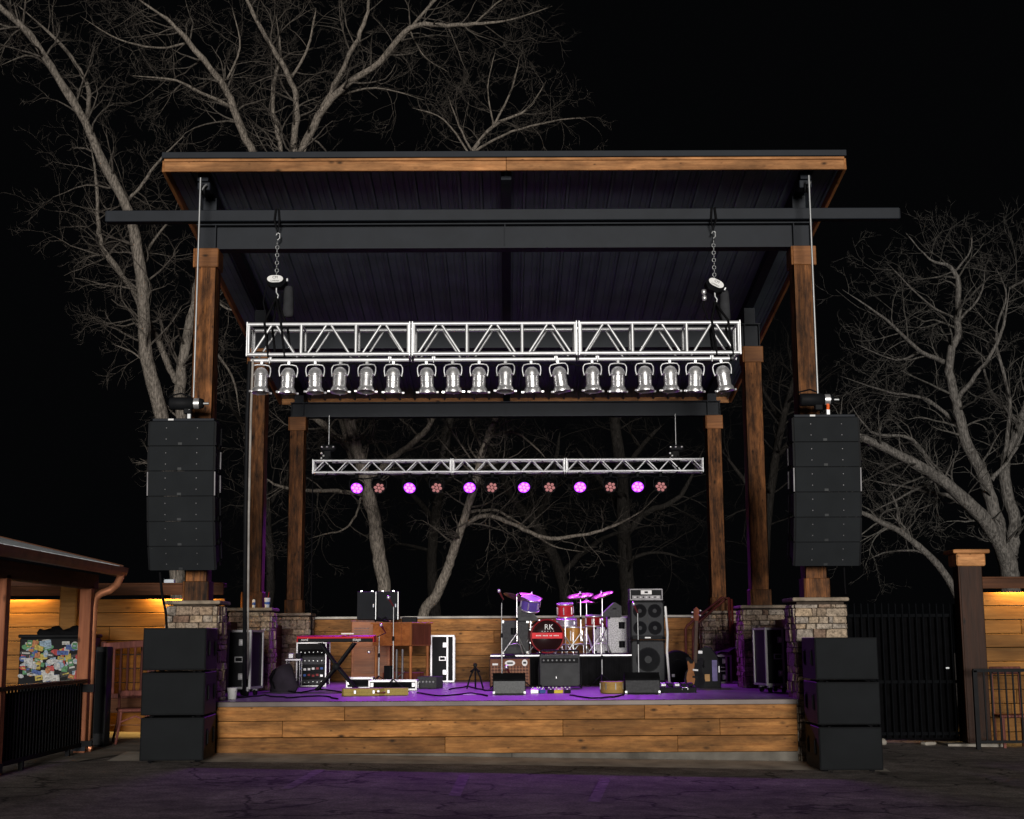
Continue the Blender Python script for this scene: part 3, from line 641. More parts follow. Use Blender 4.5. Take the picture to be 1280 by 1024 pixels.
# ------------------------------------------------------------------ subwoofer stacks
def sub_stack(px0, px1, ys, sx, rz, where):
    for k in range(3):
        yb = ys[k+1]; Yf = 17.25
        c0, c1 = P(px0[k], (ys[k]+yb)/2, Yf), P(px1[k], (ys[k]+yb)/2, Yf)
        W = .76; zc = .53
        base_x = (P((px0[1]+px1[1])/2, 870, Yf)).x
        zb = gz(base_x)+.02+k*(zc+.004)
        t = thing('subwoofer', 'black subwoofer cabinet, %s of the stack %s' % (('bottom', 'middle', 'top')[k], where), 'speaker', (base_x+rnd.uniform(-.006, .006), Yf, zb), R(rz), 'subwoofers')
        bx('cabinet', BLACK, t, (0, .46, zc/2+.012), (W, .90, zc-.024), ch=.008)
        bx('grille', SUBM, t, (0, .004, zc/2+.012), (W-.022, .02, zc-.05), ch=.006)
        for s2 in (-1, 1):
            for yy in (.2, .75): bx('foot', BLACKM, t, (s2*.28, yy, .005), (.06, .06, .012))
            bx('latch', BLACKM, t, (s2*.25, -.006, .006), (.03, .02, .012))
        for yy in (.22, .70):
            h_ = MB(); s2 = -sx
            h_.box((s2*(W/2+.002), yy, zc/2+.02), (.006, .09, .20), None, .002); hd = h_.build('handle_recess', BLACKM, t)
            MB().cyl((s2*(W/2+.012), yy, zc/2-.06), (s2*(W/2+.012), yy, zc/2+.10), .011, n=6).build('handle', BLACK, hd)
sub_stack((177, 180, 184), (247, 252, 258), (953, 900, 848, 795), -1, 3, 'near the bar')
sub_stack((1028, 1027, 1026), (1094, 1094, 1093), (966, 913, 861, 808), 1, -2, 'near the gate')

# ------------------------------------------------------------------ walls of the stage
bw = thing('back_wall', 'low horizontal board wall with pale coping behind the band gear', 'wall', (0, 28.05, DECK))
zt = 2.12-DECK; nr = 5
for r_ in range(nr):
    h = (zt-.05)/nr; xs = sorted([-4.4, 4.4]+[rnd.uniform(-3, 3) for _ in range(2)])
    if r_ % 2: xs = [-4.4, rnd.uniform(-1.5, 1.5), 4.4]
    for k in range(len(xs)-1): bx('board', BACKW if rnd.random() < .55 else CEDAR, bw, ((xs[k]+xs[k+1])/2, rnd.uniform(-.004, .004), h*(r_+.5)), (xs[k+1]-xs[k]-.005, .04, h-.006), ch=.005)
bx('coping', mat('pale_coping', (.42, .40, .36), .7, var=.4, vscale=3), bw, (0, .03, zt-.022), (8.8, .20, .044), ch=.008)
for sx in (-1, 1):
    for (ya, yb, nm) in ((19.22, 22.64, 'front'), (23.36, 27.14, 'rear')):
        t = thing('side_wall', 'low reddish brown board wall between the %s pillars on the %s' % ('front and middle' if nm == 'front' else 'middle and rear', 'bar side' if sx < 0 else 'gate side'), 'wall', (sx*4.32, (ya+yb)/2, DECK), 0, 'stage side walls')
        for r_ in range(5): bx('board', REDW, t, (rnd.uniform(-.004, .004), 0, .215*(r_+.5)), (.04, yb-ya, .209), ch=.005)

# ------------------------------------------------------------------ fences with warm lights
def fence(x0, x1, y, ztop, zbot, label, rows, fx):
    t = thing('board_fence', label, 'fence', ((x0+x1)/2, y, zbot)); H = ztop-zbot; ox = (x0+x1)/2
    h = (H-.24)/rows
    for r_ in range(rows):
        xs = [x0]+sorted(rnd.uniform(x0+.5, x1-.5) for _ in range(1))+[x1] if x1-x0 > 2.2 else [x0, x1]
        for k in range(len(xs)-1): bx('board', FENW, t, ((xs[k]+xs[k+1])/2-ox, rnd.uniform(-.003, .003), h*(r_+.5)), (xs[k+1]-xs[k]-.004, .035, h-.010), ch=.006)
    bx('cap_face', DARKW, t, (0, -.14, H-.10), (x1-x0, .035, .17), ch=.006)
    bx('cap_top', DARKW, t, (0, -.03, H-.008), (x1-x0, .30, .03), ch=.006)
    bx('soffit_board', DARKW, t, (0, -.02, H-.05), (x1-x0, .2, .02))
    bx('footing', CONC, t, (0, -.03, .02), (x1-x0, .16, .06))
    for i, (lx, e, nm) in enumerate(fx):
        f = thing('wall_light', 'small warm strip light under the fence cap, %s' % nm, 'light', (lx, y-.085, ztop-.085), 0, 'fence strip lights')
        bx('casing', BLACK, f, (0, 0, .01), (.9, .05, .02)); bx('lens', WARM, f, (0, 0, -.004), (.86, .036, .006))
        ld = bpy.data.lights.new('strip_glow', 'AREA'); ld.shape = 'RECTANGLE'; ld.size = .86; ld.size_y = .03; ld.energy = e; ld.color = (1, .60, .16)
        lo = bpy.data.objects.new('strip_glow', ld); COL.objects.link(lo); lo.parent = f; lo.location = (0, 0, -.012); lo.rotation_euler = (0, 0, 0)
fy = 22.6
zt_l = P(150, 730, fy).z
fence(-13, -4.5, fy, zt_l, .14, 'warm lit horizontal cedar board fence with dark cap, behind the bar', 10, [(P(214, 745, fy).x+.15, 60, 'behind the hanging line array'), (P(26, 745, fy).x, 38, 'seen between the bar posts')])
fy2 = 23.4
fence(7.45, 13, fy2, P(1250, 722, fy2).z, -.1, 'warm lit horizontal cedar board fence with dark cap, beyond the gate post', 11, [(P(1276, 745, fy2).x, 34, 'beyond the gate post')])
tag(bx('junction_box', PAPER, None, (P(211, 726, 22.5).x, 22.55, zt_l+.03), (.16, .10, .07), ch=.01), 'small white box lying on the fence cap behind the line array', 'box')
# stone post of the fence seen through the bar
x_ = P(88, 760, 22.3).x
t = thing('fence_post', 'rough timber post with flat cap against the lit fence behind the bar', 'post', (x_, 22.28, .2))
bx('shaft', FENW, t, (0, 0, 1.2), (.27, .22, 2.4), ch=.02); bx('cap', FENW, t, (0, 0, 2.42), (.33, .28, .05), ch=.01)

# ------------------------------------------------------------------ bar pavilion on the left
BX = -5.52
bar = thing('bar_pavilion', 'open timber bar pavilion with metal roof and brown gutter', 'pavilion', (BX, 18.6, gz(BX)))
def BLc(x, y, z): return (x-BX, y-18.6, z-gz(BX))
ez = P(130, 722, 18.8).z
for (x, y) in ((BX, 18.6), (BX, 15.45), (-9.5, 18.6), (-9.5, 15.45)):
    bx('post', POSTW, bar, BLc(x, y, (ez+gz(BX))/2-.05), (.15, .15, ez-gz(BX)-.12), ch=.008)
    bx('post_base', STEEL, bar, BLc(x, y, gz(BX)+.09), (.165, .165, .10))
bx('eave_beam', wood('bar_beam', (.10, .04, .022), (.05, .02, .011), 'Y'), bar, BLc(BX, 15.5, ez-.06), (.15, 6.7, .20), ch=.008)
bx('end_beam', wood('bar_end_beam', (.12, .05, .03), (.06, .025, .014), 'X'), bar, BLc(-7.5, 18.62, ez-.03), (3.8, .12, .18), ch=.008)
rs = .24; ex = -5.20
rp_ = MB(); 
for (dz, nm, mt) in ((.04, 'roof_sheet', TIN), (-.02, 'roof_lining', BLACKM)):
    m_ = MB(); m_.add([BLc(ex-(.0 if dz > 0 else .03), 12, ez+.10+dz), BLc(ex-(.0 if dz > 0 else .03), 19.05, ez+.10+dz), BLc(-9.2, 19.05, ez+.10+dz+rs*(9.2+ex)), BLc(-9.2, 12, ez+.10+dz+rs*(9.2+ex))], [(0, 1, 2, 3)]); m_.build(nm, mt, bar)
for k in range(24):
    y = 12.15+k*.295; m_ = MB(); m_.cyl(BLc(ex, y, ez+.15), BLc(-9.2, y, ez+.15+rs*(9.2+ex)), .014, n=5); m_.build('roof_rib', TIN, bar)
bx('rake_board', DARKW, bar, BLc((-9.2+ex)/2, 19.07, ez+.09+rs*(9.2+ex)/2), (math.hypot(9.2+ex, rs*(9.2+ex)), .03, .17), (0, math.atan(rs), 0))
gt = MB(); gp = [(-.065, .075), (-.055, -.03), (-.02, -.065), (.03, -.055), (.055, .0), (.068, .08), (.056, .08), (.044, .005), (.02, -.043), (-.015, -.05), (-.043, -.02), (-.053, .075)]
gt.prism(gp, -6.6, .48); gt.v = [(x*.8+ex+.03-BX, y, z*.8+ez+.075-gz(BX)) for x, y, z in gt.v]
go = gt.build('gutter', GUTTER, bar)
ds = [(151, 714), (150.5, 722), (146, 731), (137, 738), (126, 742), (119, 748), (117, 760), (115, 800), (112.5, 850), (109.5, 900), (108, 925), (109, 934), (115, 936)]
MB().tube([P(x, y, 18.95 if i < 2 else 18.95-.04*min(i, 6)) for i, (x, y) in enumerate(ds)], .050, 12).build('downspout', COPPER)
o = bpy.data.objects['downspout']; o.parent = bar; o.location = (-BX, -18.6, -gz(BX))
bx('pipe_bracket', BLACK, bar, BLc(BX+.09, 18.52, 1.06), (.16, .05, .10)); bx('pipe_bracket', BLACK, bar, BLc(BX+.09, 18.52, .36), (.16, .05, .07))
# black ribbed bar front
bf = thing('bar_railing', 'black metal bar railing with close pickets between the pavilion posts', 'railing', (BX+.02, 17.0, gz(BX)))
bx('top_rail', mat('rail_top', (.05, .04, .04), .25, .3), bf, (0, -.6, .93), (.14, 4.2, .05), ch=.006)
bx('bottom_rail', BLACK, bf, (0, -.6, .12), (.04, 4.2, .05))
bx('backing_sheet', BLACKM, bf, (-.05, -.6, .5), (.012, 4.2, .74))
for k in range(38): MB().box((0, -2.65+k*.11, .52), (.022, .022, .80)).build('picket', BLACK, bf)
for yy in (-2.2, -.7, 1.0): bx('foot', BLACK, bf, (0, yy, .05), (.05, .05, .12))
# sticker covered cabinet
cxp = P(66, 820, 20.6)
sc_ = thing('sticker_cabinet', 'black cooler cabinet plastered with colourful stickers inside the bar', 'cabinet', (cxp.x, 20.6, gz(cxp.x)))
ctop = P(66, 797, 20.6).z-gz(cxp.x)
bx('body', BLACK, sc_, (0, .35, ctop/2), (.98, .70, ctop), ch=.02); bx('lid', BLACK, sc_, (0, .34, ctop+.02), (1.02, .74, .05), ch=.015)
pal = [(.7, .7, .68), (.6, .05, .05), (.05, .12, .4), (.65, .5, .08), (.08, .3, .12), (.02, .02, .02), (.6, .62, .65), (.35, .5, .65), (.55, .2, .06), (.72, .72, .70)]
pm_ = [mat('sticker_print', tuple(q*.5+.03 for q in c), .6, var=.5, vscale=45) for c in pal]
for k in range(110):
    x, z = rnd.uniform(-.44, .44), ctop-.07-rnd.random()*.52; ww, hh = rnd.uniform(.06, .19), rnd.uniform(.04, .11); yy = -.003-.0012*k*.25
    m_ = MB(); a0 = rnd.uniform(-.3, .3)
    if k % 3 == 0: m_.prism([(ww/2*math.cos(q*math.pi/7), hh/2*math.sin(q*math.pi/7)) for q in range(14)], -.001, .001)
    else: m_.box((0, 0, 0), (ww, .002, hh))
    so = m_.build('sticker', rnd.choice(pm_), sc_, loc=(x, yy, z), rot=(0, a0, 0))
    if k % 2: MB().box((0, -.0016, 0), (ww*.6, .001, hh*.25)).build('sticker_print', rnd.choice(pm_), so)
for (px, lab) in ((62, 'crumpled black jacket lying on the sticker cabinet, left of the post'), (86, 'black bag lying on the sticker cabinet before the post')):
    p = P(px, 796, 20.75); m_ = MB(); m_.lathe([(0, .09), (.10, .08), (.17, .05), (.20, .01), (.19, -.01)], (0, 0, 0), (0, 0, 1), 14)
    m_.v = [(x*1.1, y*.7, z*(1+.5*math.sin(x*23+y*11))) for x, y, z in m_.v]; m_.build('folds', BLACKM, thing('dark_bundle', lab, 'bag', (p.x, 20.85, ctop+gz(cxp.x)+.055)))
# dark panel next to the downspout, spindle railing, chair
p = P(126, 925, 19.6); t = thing('speaker_cabinet', 'tall narrow black speaker standing behind the copper downspout', 'speaker', (P(125, 860, 19.6).x, 19.6, gz(-5.6)+.02))
bx('body', GREYC, t, (0, .15, .67), (.16, .28, 1.34), ch=.012); bx('grille', GRILLE, t, (0, .005, .72), (.13, .02, 1.1)); bx('base', BLACK, t, (0, .15, .01), (.22, .34, .02))
xa, xb = P(130, 800, 21.3).x, P(192, 800, 21.3).x; zr0, zr1 = P(150, 870, 21.3).z, P(150, 806, 21.3).z
sr = thing('spindle_railing', 'reddish wooden spindle railing panel in front of the lit fence', 'railing', ((xa+xb)/2, 21.3, gz(-5.2)))
hw = (xb-xa)/2; zo = gz(-5.2)
bx('top_rail', SPIND, sr, (0, 0, zr1-zo), (2*hw, .07, .10), (0, R(-4), 0), .008); bx('bottom_rail', SPIND, sr, (0, 0, zr0-zo), (2*hw, .07, .07), None, .008)
for k in range(7): MB().lathe([(.018, 0), (.026, .08), (.018, .14), (.024, .4), (.018, .66), (.026, .72), (.018, zr1-zr0)], (-hw+.06+k*(2*hw-.12)/6, 0, zr0-zo), n=8).build('spindle', SPIND, sr)
for s2 in (-1, 1): bx('post', SPIND, sr, (s2*hw, .02, (zr1-zo)/2), (.08, .08, zr1-zo+.1), ch=.008)
bx('lower_board', DARKW, sr, (0, .06, .62-.12), (2*hw, .03, .22))
ch_ = thing('wooden_chair', 'dark wooden chair with curved legs between the railing and the sub stack', 'chair', (P(166, 925, 20.3).x, 20.3, gz(-5.3)+.022), R(20))
bx('seat', SPIND, ch_, (0, 0, .46), (.46, .44, .045), ch=.015)
for (x, y) in ((-.19, -.18), (.19, -.18), (-.19, .18), (.19, .18)):
    MB().tube([(x, y, .45), (x*1.05, y*1.05, .3), (x*1.35, y*1.35, 0)], [.022, .02, .018], 7).build('leg', SPIND, ch_)
for x in (-.19, .19): MB().tube([(x, .19, .46), (x, .20, .58), (x, .22, .72)], .02, 7).build('back_post', SPIND, ch_)
bx('back_rail', SPIND, ch_, (0, .215, .68), (.42, .03, .08), (R(-10), 0, 0), .01)
MB().tube([(-.20, -.2, .30), (0, -.22, .38), (.20, -.2, .30)], .014, 6).build('stretcher', SPIND, ch_)

# ------------------------------------------------------------------ gate, gate post, railing on the right
gy = 22.75; gx0, gx1 = 4.55, P(1194, 800, gy).x
gtz = P(1130, 757, gy).z; gb = gz(6)
gate = thing('picket_gate', 'tall black metal picket gate between the stage and the timber post', 'gate', ((gx0+gx1)/2, gy, gb)); gw = gx1-gx0; gh = gtz-gb
GLOSS = mat('gloss_black_paint', (.0025, .003, .004), .75, spec=.05, var=.1)
np_ = 24
for k in range(np_):
    x = -gw/2+gw*(k+.5)/np_; hh = gh*(1-.012*abs(k-np_/2)/np_)
    m_ = MB().cyl((x, 0, .08), (x, 0, hh), .014, n=8); m_.lathe([(.014, hh), (.018, hh+.015), (0, hh+.05)], (x, 0, 0), n=8); m_.build('picket', GLOSS, gate)
for z in (.14, .95, gh-.16): bx('rail', GLOSS, gate, (0, .03, z), (gw, .03, .05))
MB().cyl((gw/2+.02, 0, 0), (gw/2+.02, 0, gh+.02), .032, n=10).build('hinge_post', GLOSS, gate)
bx('latch', STEELW, gate, (gw/2-.16, -.03, P(1190, 835, gy).z-gb), (.06, .03, .03), ch=.005)
bx('added_dark_sheet', mat('behind_gate_dark', (.003, .003, .0035), .95, spec=.02), gate, (0, .10, gh*.47), (gw, .006, gh*.90))  # added black sheet standing in for the darkness behind the pickets
pxx = P(1214, 800, 22.5).x; gp_t = P(1214, 688, 22.5).z; pb = gz(pxx)
gp = thing('gate_post', 'stout dark glossy timber post with pale flared cap beside the gate', 'post', (pxx, 22.5, pb))
bx('shaft', DPOST, gp, (0, 0, (gp_t-pb)/2), (.36, .34, gp_t-pb-.06), ch=.01); bx('corner_batten', DPOST, gp, (-.19, -.12, (gp_t-pb)/2-.1), (.03, .12, gp_t-pb-.3), ch=.006)
bx('cap_collar', CEDAR_T, gp, (0, 0, gp_t-pb-.16), (.46, .44, .20), ch=.02); bx('cap_top', CEDAR_T, gp, (0, 0, gp_t-pb-.03), (.58, .54, .06), ch=.012)
bx('concrete_foot', CONC, gp, (-.1, 0, .02), (.9, .6, .05))
rr_ = thing('bar_railing', 'low black picket railing before the lit fence beyond the gate post', 'railing', (9.1, 21.6, gz(9.1)))
rtz = P(1250, 838, 21.6).z-gz(9.1); rx0 = P(1216, 838, 21.6).x-9.1
bx('top_rail', BLACK, rr_, ((rx0+2)/2, 0, rtz), (2-rx0, .06, .05)); bx('bottom_rail', BLACK, rr_, ((rx0+2)/2, 0, .15), (2-rx0, .04, .04))
for k in range(int((2-rx0)/.11)): bx('picket', BLACK, rr_, (rx0+.05+k*.11, 0, rtz/2+.06), (.022, .022, rtz-.15))
for x in (rx0+.02, .6): bx('post', BLACK, rr_, (x, 0, rtz/2), (.06, .06, rtz))
p = P(1262, 836, 22.2); t = thing('wooden_chair', 'brown wooden chair back showing above the low railing beyond the gate', 'chair', (p.x, 22.2, gz(p.x)))
for (x, y) in ((-.22, -.2), (.22, -.2), (-.22, .2), (.22, .2)): bx('leg', SPIND, t, (x, y, .23), (.04, .04, .46))
bx('seat', SPIND, t, (0, 0, .48), (.5, .46, .04), ch=.01); bx('back_rail', SPIND, t, (0, .22, p.z-gz(p.x)-.03), (.5, .03, .12), ch=.03)
for x in (-.22, .22): bx('back_post', SPIND, t, (x, .22, (p.z-gz(p.x)+.45)/2), (.04, .03, p.z-gz(p.x)-.5))
p = PZ(1120, 936, gz(6)); tag(MB().lathe([(0, .0), (.05, .01), (.06, .05), (.03, .09), (0, .1)], (p.x, 22.3, gz(p.x)), n=9).build('rock', CONC), 'pale stone lying at the foot of the black gate', 'stone')
p = PZ(1170, 934, gz(6.5)); tag(MB().box((p.x, 22.35, gz(p.x)+.03), (.22, .14, .05), (0, 0, .4), .02).build('rock', CONC), 'flat pale stone beside the gate post foot', 'stone')
# ================================================================== GEAR ON THE STAGE
def X(px, Y, py=840): return P(px, py, Y).x
def at(px, Y, z=DECK): return (X(px, Y), Y, z)
def edges(w, d, h, s=.022, c=(0, 0, 0)):
    m = MB()
    for sx in (-1, 1):
        for sy in (-1, 1):
            m.box((c[0]+sx*w/2, c[1]+sy*d/2, c[2]+h/2), (s, s, h+s), None, .003)
    for sz in (0, h):
        for sy in (-1, 1): m.box((c[0], c[1]+sy*d/2, c[2]+sz), (w-s, s*.9, s*.9))
        for sx in (-1, 1): m.box((c[0]+sx*w/2, c[1], c[2]+sz), (s*.9, d-s, s*.9))
    return m
def latch(parent, loc, w=.09, h=.09):
    o = MB().box((0, 0, 0), (w, .008, h), None, .003).build('latch', SILV, parent, loc=loc)
    MB().box((0, -.006, 0), (w*.45, .008, h*.6), None, .003).build('catch', CHROME, o); return o
def grip(parent, loc, w=.13, h=.08):
    o = MB().box((0, 0, 0), (w, .008, h), None, .003).build('handle_dish', SILV, parent, loc=loc)
    MB().box((0, -.005, 0), (w*.72, .006, h*.62)).build('recess', BLACKM, o)
    MB().tube([(-w*.3, -.01, .0), (-w*.25, -.02, 0), (w*.25, -.02, 0), (w*.3, -.01, 0)], .009, 5).build('grip', BLACK, o); return o
def road_case(label, px0, px1, Y, ytop, rz, casters=True, depth=.55, name='road_case'):
    x0, x1 = X(px0, Y), X(px1, Y); zt = P((px0+px1)/2, ytop, Y).z; w_ = (x1-x0)
    t = thing(name, label, 'case', ((x0+x1)/2, Y, DECK), rz, 'flight cases'); b = .12 if casters else .012; h = zt-DECK-b
    bx('body', BLACK, t, (0, depth/2, b+h/2), (w_, depth, h), ch=.004)
    edges(w_, depth, h, .034, (0, depth/2, b)).build('edge_trim', SILV, t)
    MB().box((w_*.22, -.012, b+h/2), (.03, .012, h)).build('lid_seam', SILV, t)
    for z in (.2, .8): latch(t, (w_*.12, -.014, b+h*z))
    grip(t, (w_*.0, -.012, b+h*.5))
    if casters:
        for sx in (-1, 1):
            for yy in (.08, depth-.08):
                c = MB().lathe([(0, -.022), (.045, -.022), (.048, 0), (.045, .022), (0, .022)], (sx*(w_/2-.07), yy, .048), (1, 0, 0), 12).build('caster', BLACKM, t)
                MB().box((sx*(w_/2-.07), yy, .09), (.07, .07, .04)).build('fork', SILV, c)
    return t
road_case('upright black flight case with silver edges behind the cable bundle', 284, 313, 20.3, 789, R(-8))
road_case('upright black flight case with silver edges beside the purple lit pillar', 958, 988, 20.6, 786, R(8))
road_case('dark flight case with bright edges standing behind the organ', 539, 567, 26.8, 795, 0, False, .4)
road_case('short flight case with pale edges behind the leaning guitar', 893, 914, 25.2, 820, R(8), False, .5)
p = at(291, 19.35)
t = thing('bucket', 'small white plastic bucket at the foot of the flight case near the bar', 'bucket', p)
MB().lathe([(0, .002), (.055, .002), (.07, .15), (.074, .155), (.066, .15), (.05, .01)], n=14).build('body', WHITE, t); MB().tube([(-.07, 0, .15), (-.05, -.05, .10), (.05, -.05, .10), (.07, 0, .15)], .004, 4).build('handle', STEELW, t)

# cups on the middle pillar
for (px, hh, lab) in ((334, .15, 'white and blue paper cup with straw on the middle pillar cap'), (317.5, .16, 'clear drink bottle with blue label on the middle pillar cap')):
    p = P(px, 756, 22.85); t = thing('drink_cup' if px > 320 else 'drink_bottle', lab, 'cup' if px > 320 else 'bottle', (p.x, 22.85, 2.185))
    if px > 320:
        MB().lathe([(0, 0), (.036, 0), (.05, hh), (.053, hh+.006), (0, hh+.008)], n=14).build('body', PAPER, t); MB().lathe([(.042, .05), (.046, .09)], n=14).build('print', BLUE, t)
        MB().cyl((.01, 0, hh), (.025, 0, hh+.10), .004, n=5).build('straw', RED, t)
    else:
        MB().lathe([(0, 0), (.033, 0), (.033, .12), (.014, .15), (.014, .18), (0, .18)], n=12).build('body', PAPER, t); MB().lathe([(.0335, .04), (.0335, .085)], n=12).build('label_band', BLUE, t)
# backpack
m_ = MB(); m_.lathe([(0, .42), (.08, .41), (.15, .35), (.20, .22), (.22, .08), (.20, .0)], n=14); m_.v = [(x*1.05+.03*math.sin(z*17), y*.7+.02*math.sin(x*20), z*(1+.06*math.sin(x*15))) for x, y, z in m_.v]
t = thing('backpack', 'slumped black cloth bag leaning on the middle pillar', 'bag', at(354, 22.2)); m_.build('sack', mat('black_cloth', (.02, .016, .024), .9), t); MB().tube([(-.1, -.12, .35), (-.16, -.2, .2), (-.1, -.16, .05)], .014, 5).build('strap', BLACKM, t)
# gear rack with coloured patch panel
t = thing('equipment_rack', 'open black equipment rack with silver edges and coloured patch units', 'rack', at(389, 24.6)); w_, h_ = .50, P(389, 803, 24.6).z-DECK
bx('body', BLACK, t, (0, .25, h_/2), (w_, .5, h_-.01), ch=.004); edges(w_, .5, h_-.02, .025, (0, .25, .01)).build('edge_trim', SILV, t)
for k, (z, hh, mt) in enumerate(((.58, .10, BLACKM), (.44, .13, GREYC), (.30, .07, BLACK), (.19, .10, BLACK), (.08, .07, GREYC))):
    u = bx('rack_unit', mt, t, (0, -.006, z), (w_-.05, .02, hh), ch=.004)
    for q in range(6):
        c = rnd.choice((WHITE, DRED, BLUE, WHITE, SILV)) if k in (2, 3) else STEELW
        MB().box((-.18+q*.072, -.018, z+rnd.uniform(-.01, .01)), (.045 if k in (2, 3) else .016, .008, .035 if k in (2, 3) else .016)).build('control', c, u)
# mic case / silver items left of the rack
t = thing('equipment_table', 'small low table with silver boxes beside the black bag', 'table', at(366, 24.2)); 
bx('top', SILV, t, (0, .15, .46), (.26, .3, .03), ch=.004)
for sx in (-1, 1):
    for yy in (.03, .27): MB().cyl((sx*.11, yy, 0), (sx*.11, yy, .45), .012, n=6).build('leg', STEELW, t)
for (dx, lab) in ((-.06, 'small silver gadget box on the low table, with flat top'), (.07, 'small dark headphone box on the low table')):
    tag(MB().box((X(366, 24.2)+dx, 24.33, DECK+.525), (.09, .12, .09), (0, 0, .2), .012).build('gadget_box', SILV if dx < 0 else BLACK), lab, 'box')
# keyboard on X stand
KY = 22.6
zk = P(420, 799, KY).z
t = thing('stage_keyboard', 'long bright red stage keyboard lying on the black X stand', 'keyboard', ((X(371, KY)+X(466, KY))/2, KY, zk-.05), R(-2)); kw = X(466, KY)-X(371, KY)
bx('body', BLACK, t, (0, .16, .04), (kw, .30, .075), ch=.008); bx('top_panel', RED, t, (0, .165, .085), (kw+.02, .33, .03), (R(4), 0, 0), .006)
for sx in (-1, 1): bx('end_cheek', RED, t, (sx*(kw/2+.006), .16, .05), (.014, .33, .10), ch=.005)
lettering('nord', .058, WHITE, t, (-kw/2+.11, .006, .042)); lettering('stage', .064, WHITE, t, (kw/2-.26, .006, .042)); 
tag(MB().box((X(432, KY), KY+.2, zk+.085), (.20, .15, .022), (0, 0, .1), .003).build('paper_sheet', WHITE), 'white paper set list lying on the red keyboard', 'paper')
t = thing('keyboard_stand', 'black folding X keyboard stand under the red keyboard', 'stand', (X(420, KY), KY+.15, DECK)); hz = zk-.055-DECK
for yy, s2 in ((-.13, 1), (.13, 1), (-.10, -1), (.10, -1)):
    MB().tube([(-.30*s2, yy, .02), (.0, yy, hz*.5), (.27*s2, yy, hz-.01)], .026, 6).build('leg', BLACK, t)
for sx in (-1, 1):
    MB().cyl((sx*.30, -.22, .02), (sx*.30, .22, .02), .024, n=8).build('foot', BLACKM, t); MB().cyl((sx*.27, -.2, hz-.022), (sx*.27, .2, hz-.022), .02, n=8).build('arm', BLACK, t)
MB().lathe([(0, -.05), (.06, -.05), (.06, .05), (0, .05)], (0, -.16, hz*.5), (0, 1, 0), 12).build('pivot', BLACK, t)
# rotary speaker cabinet and two cabs on top
LY = 26.3; zl = P(455, 776, LY).z
t = thing('rotary_cabinet', 'tall brown wooden rotary speaker cabinet behind the red keyboard', 'cabinet', (X(463, LY), LY, DECK)); h_ = zl-DECK; w_ = .72
bx('body', CABW, t, (0, .28, h_/2), (w_, .54, h_-.02), ch=.01); bx('top', CABD, t, (0, .28, h_-.006), (w_+.04, .58, .03), ch=.008)
for r_ in range(3):
    for q in range(2): bx('louvre', CABD, t, (-.17+.34*q, -.004, h_-.14-.045*r_), (.28, .012, .02))
bx('lower_panel', CABW, t, (0, -.006, .42), (w_-.1, .016, .5), ch=.004); MB().lathe([(0, .03), (.03, .03), (.035, 0), (0, 0)], (-.03, -.016, h_*.5), (0, -1, 0), 12).build('dial', CHROME, t)
zc = P(470, 740, LY).z-zl
for i, (a_, b_) in enumerate(((445, 469.5), (470.5, 497.5))):
    xa, xb = X(a_, LY), X(b_, LY)
    c = thing('speaker_cabinet', 'black speaker cabinet on the rotary cabinet, %s' % ('with blue badge, near the pillar' if i == 0 else 'behind the vocal microphone'), 'speaker', ((xa+xb)/2, LY, zl+.012), 0, 'cabs on the rotary cabinet'); w2 = xb-xa-.006
    bx('body', BLACK, c, (0, .2, zc/2), (w2, .40, zc-.01), ch=.006); bx('grille', GRILLE, c, (0, -.001, zc/2), (w2-.025, .014, zc-.035)); bx('edge_strip', STEELW, c, (w2/2-.006, -.004, zc/2), (.010, .012, zc-.02)); bx('badge', PAPER, c, (w2/2-.05, -.010, zc*.5), (.018, .006, .06))
    for sx in (-.1, .1): bx('control_knob', CHROME, c, (sx, .05, zc+.004), (.03, .03, .02))
# organ
OY = 24.6; zo = P(492, 779, OY).z; zlow = P(492, 808, OY).z
t = thing('organ_console', 'brown wooden organ console turned away, on turned legs', 'organ', (X(502, OY), OY, DECK), R(-30)); ob = zlow-DECK; oh = zo-zlow
bx('cabinet', CABW, t, (0, .0, ob+oh/2), (.80, .62, oh-.02), ch=.006); bx('top', LEGW, t, (0, 0, zo-DECK-.004), (.86, .68, .028), ch=.006)
bx('dark_side', CABD, t, (.402, 0, ob+oh/2), (.012, .60, oh-.05)); bx('corner_strip', LEGW, t, (.396, -.312, ob+oh/2), (.03, .03, oh-.03))
for sx in (-1, 1):
    for sy in (-1, 1): MB().lathe([(.030, 0), (.030, .05), (.022, .09), (.026, .2), (.022, ob-.12), (.030, ob-.08), (.030, ob)], (sx*.36, sy*.26, 0), n=10).build('leg', LEGW, t)
for k in range(3): bx('panel_seam', CABD, t, (-.2+.2*k, -.312, ob+oh/2), (.004, .004, oh-.06))
bx('base_board', CABW, t, (0, .0, .06), (.84, .66, .05), ch=.006); bx('foot_pedal', BLACK, t, (-.12, -.22, .22), (.14, .1, .26), ch=.01)
bx('pedal_box', CABD, t, (0, .05, .16), (.6, .4, .14), ch=.008)
for k in range(2): MB().tube([(.10+.12*k, -.30, .10), (.10+.12*k, -.30, ob-.05)], .018, 8).build('brace_rod', LOCKM, t)
MB().tube([(.06, -.32, .10), (.28, -.32, .26)], .008, 6).build('brace_rod', LOCKM, t)
p = (X(476, 24.3), 24.3, zo+.005)
m_ = MB(); m_.tube([(-.12, 0, .02), (-.06, .02, .08), (0, 0, .05), (.06, .02, .09), (.12, 0, .02), (.04, .05, .03), (-.1, .03, .05)], .022, 6)
tag(m_.build('coiled_lead', BLACKM, None, loc=(p[0], p[1]+.1, p[2])), 'tangle of black lead lying on the organ top', 'cable')
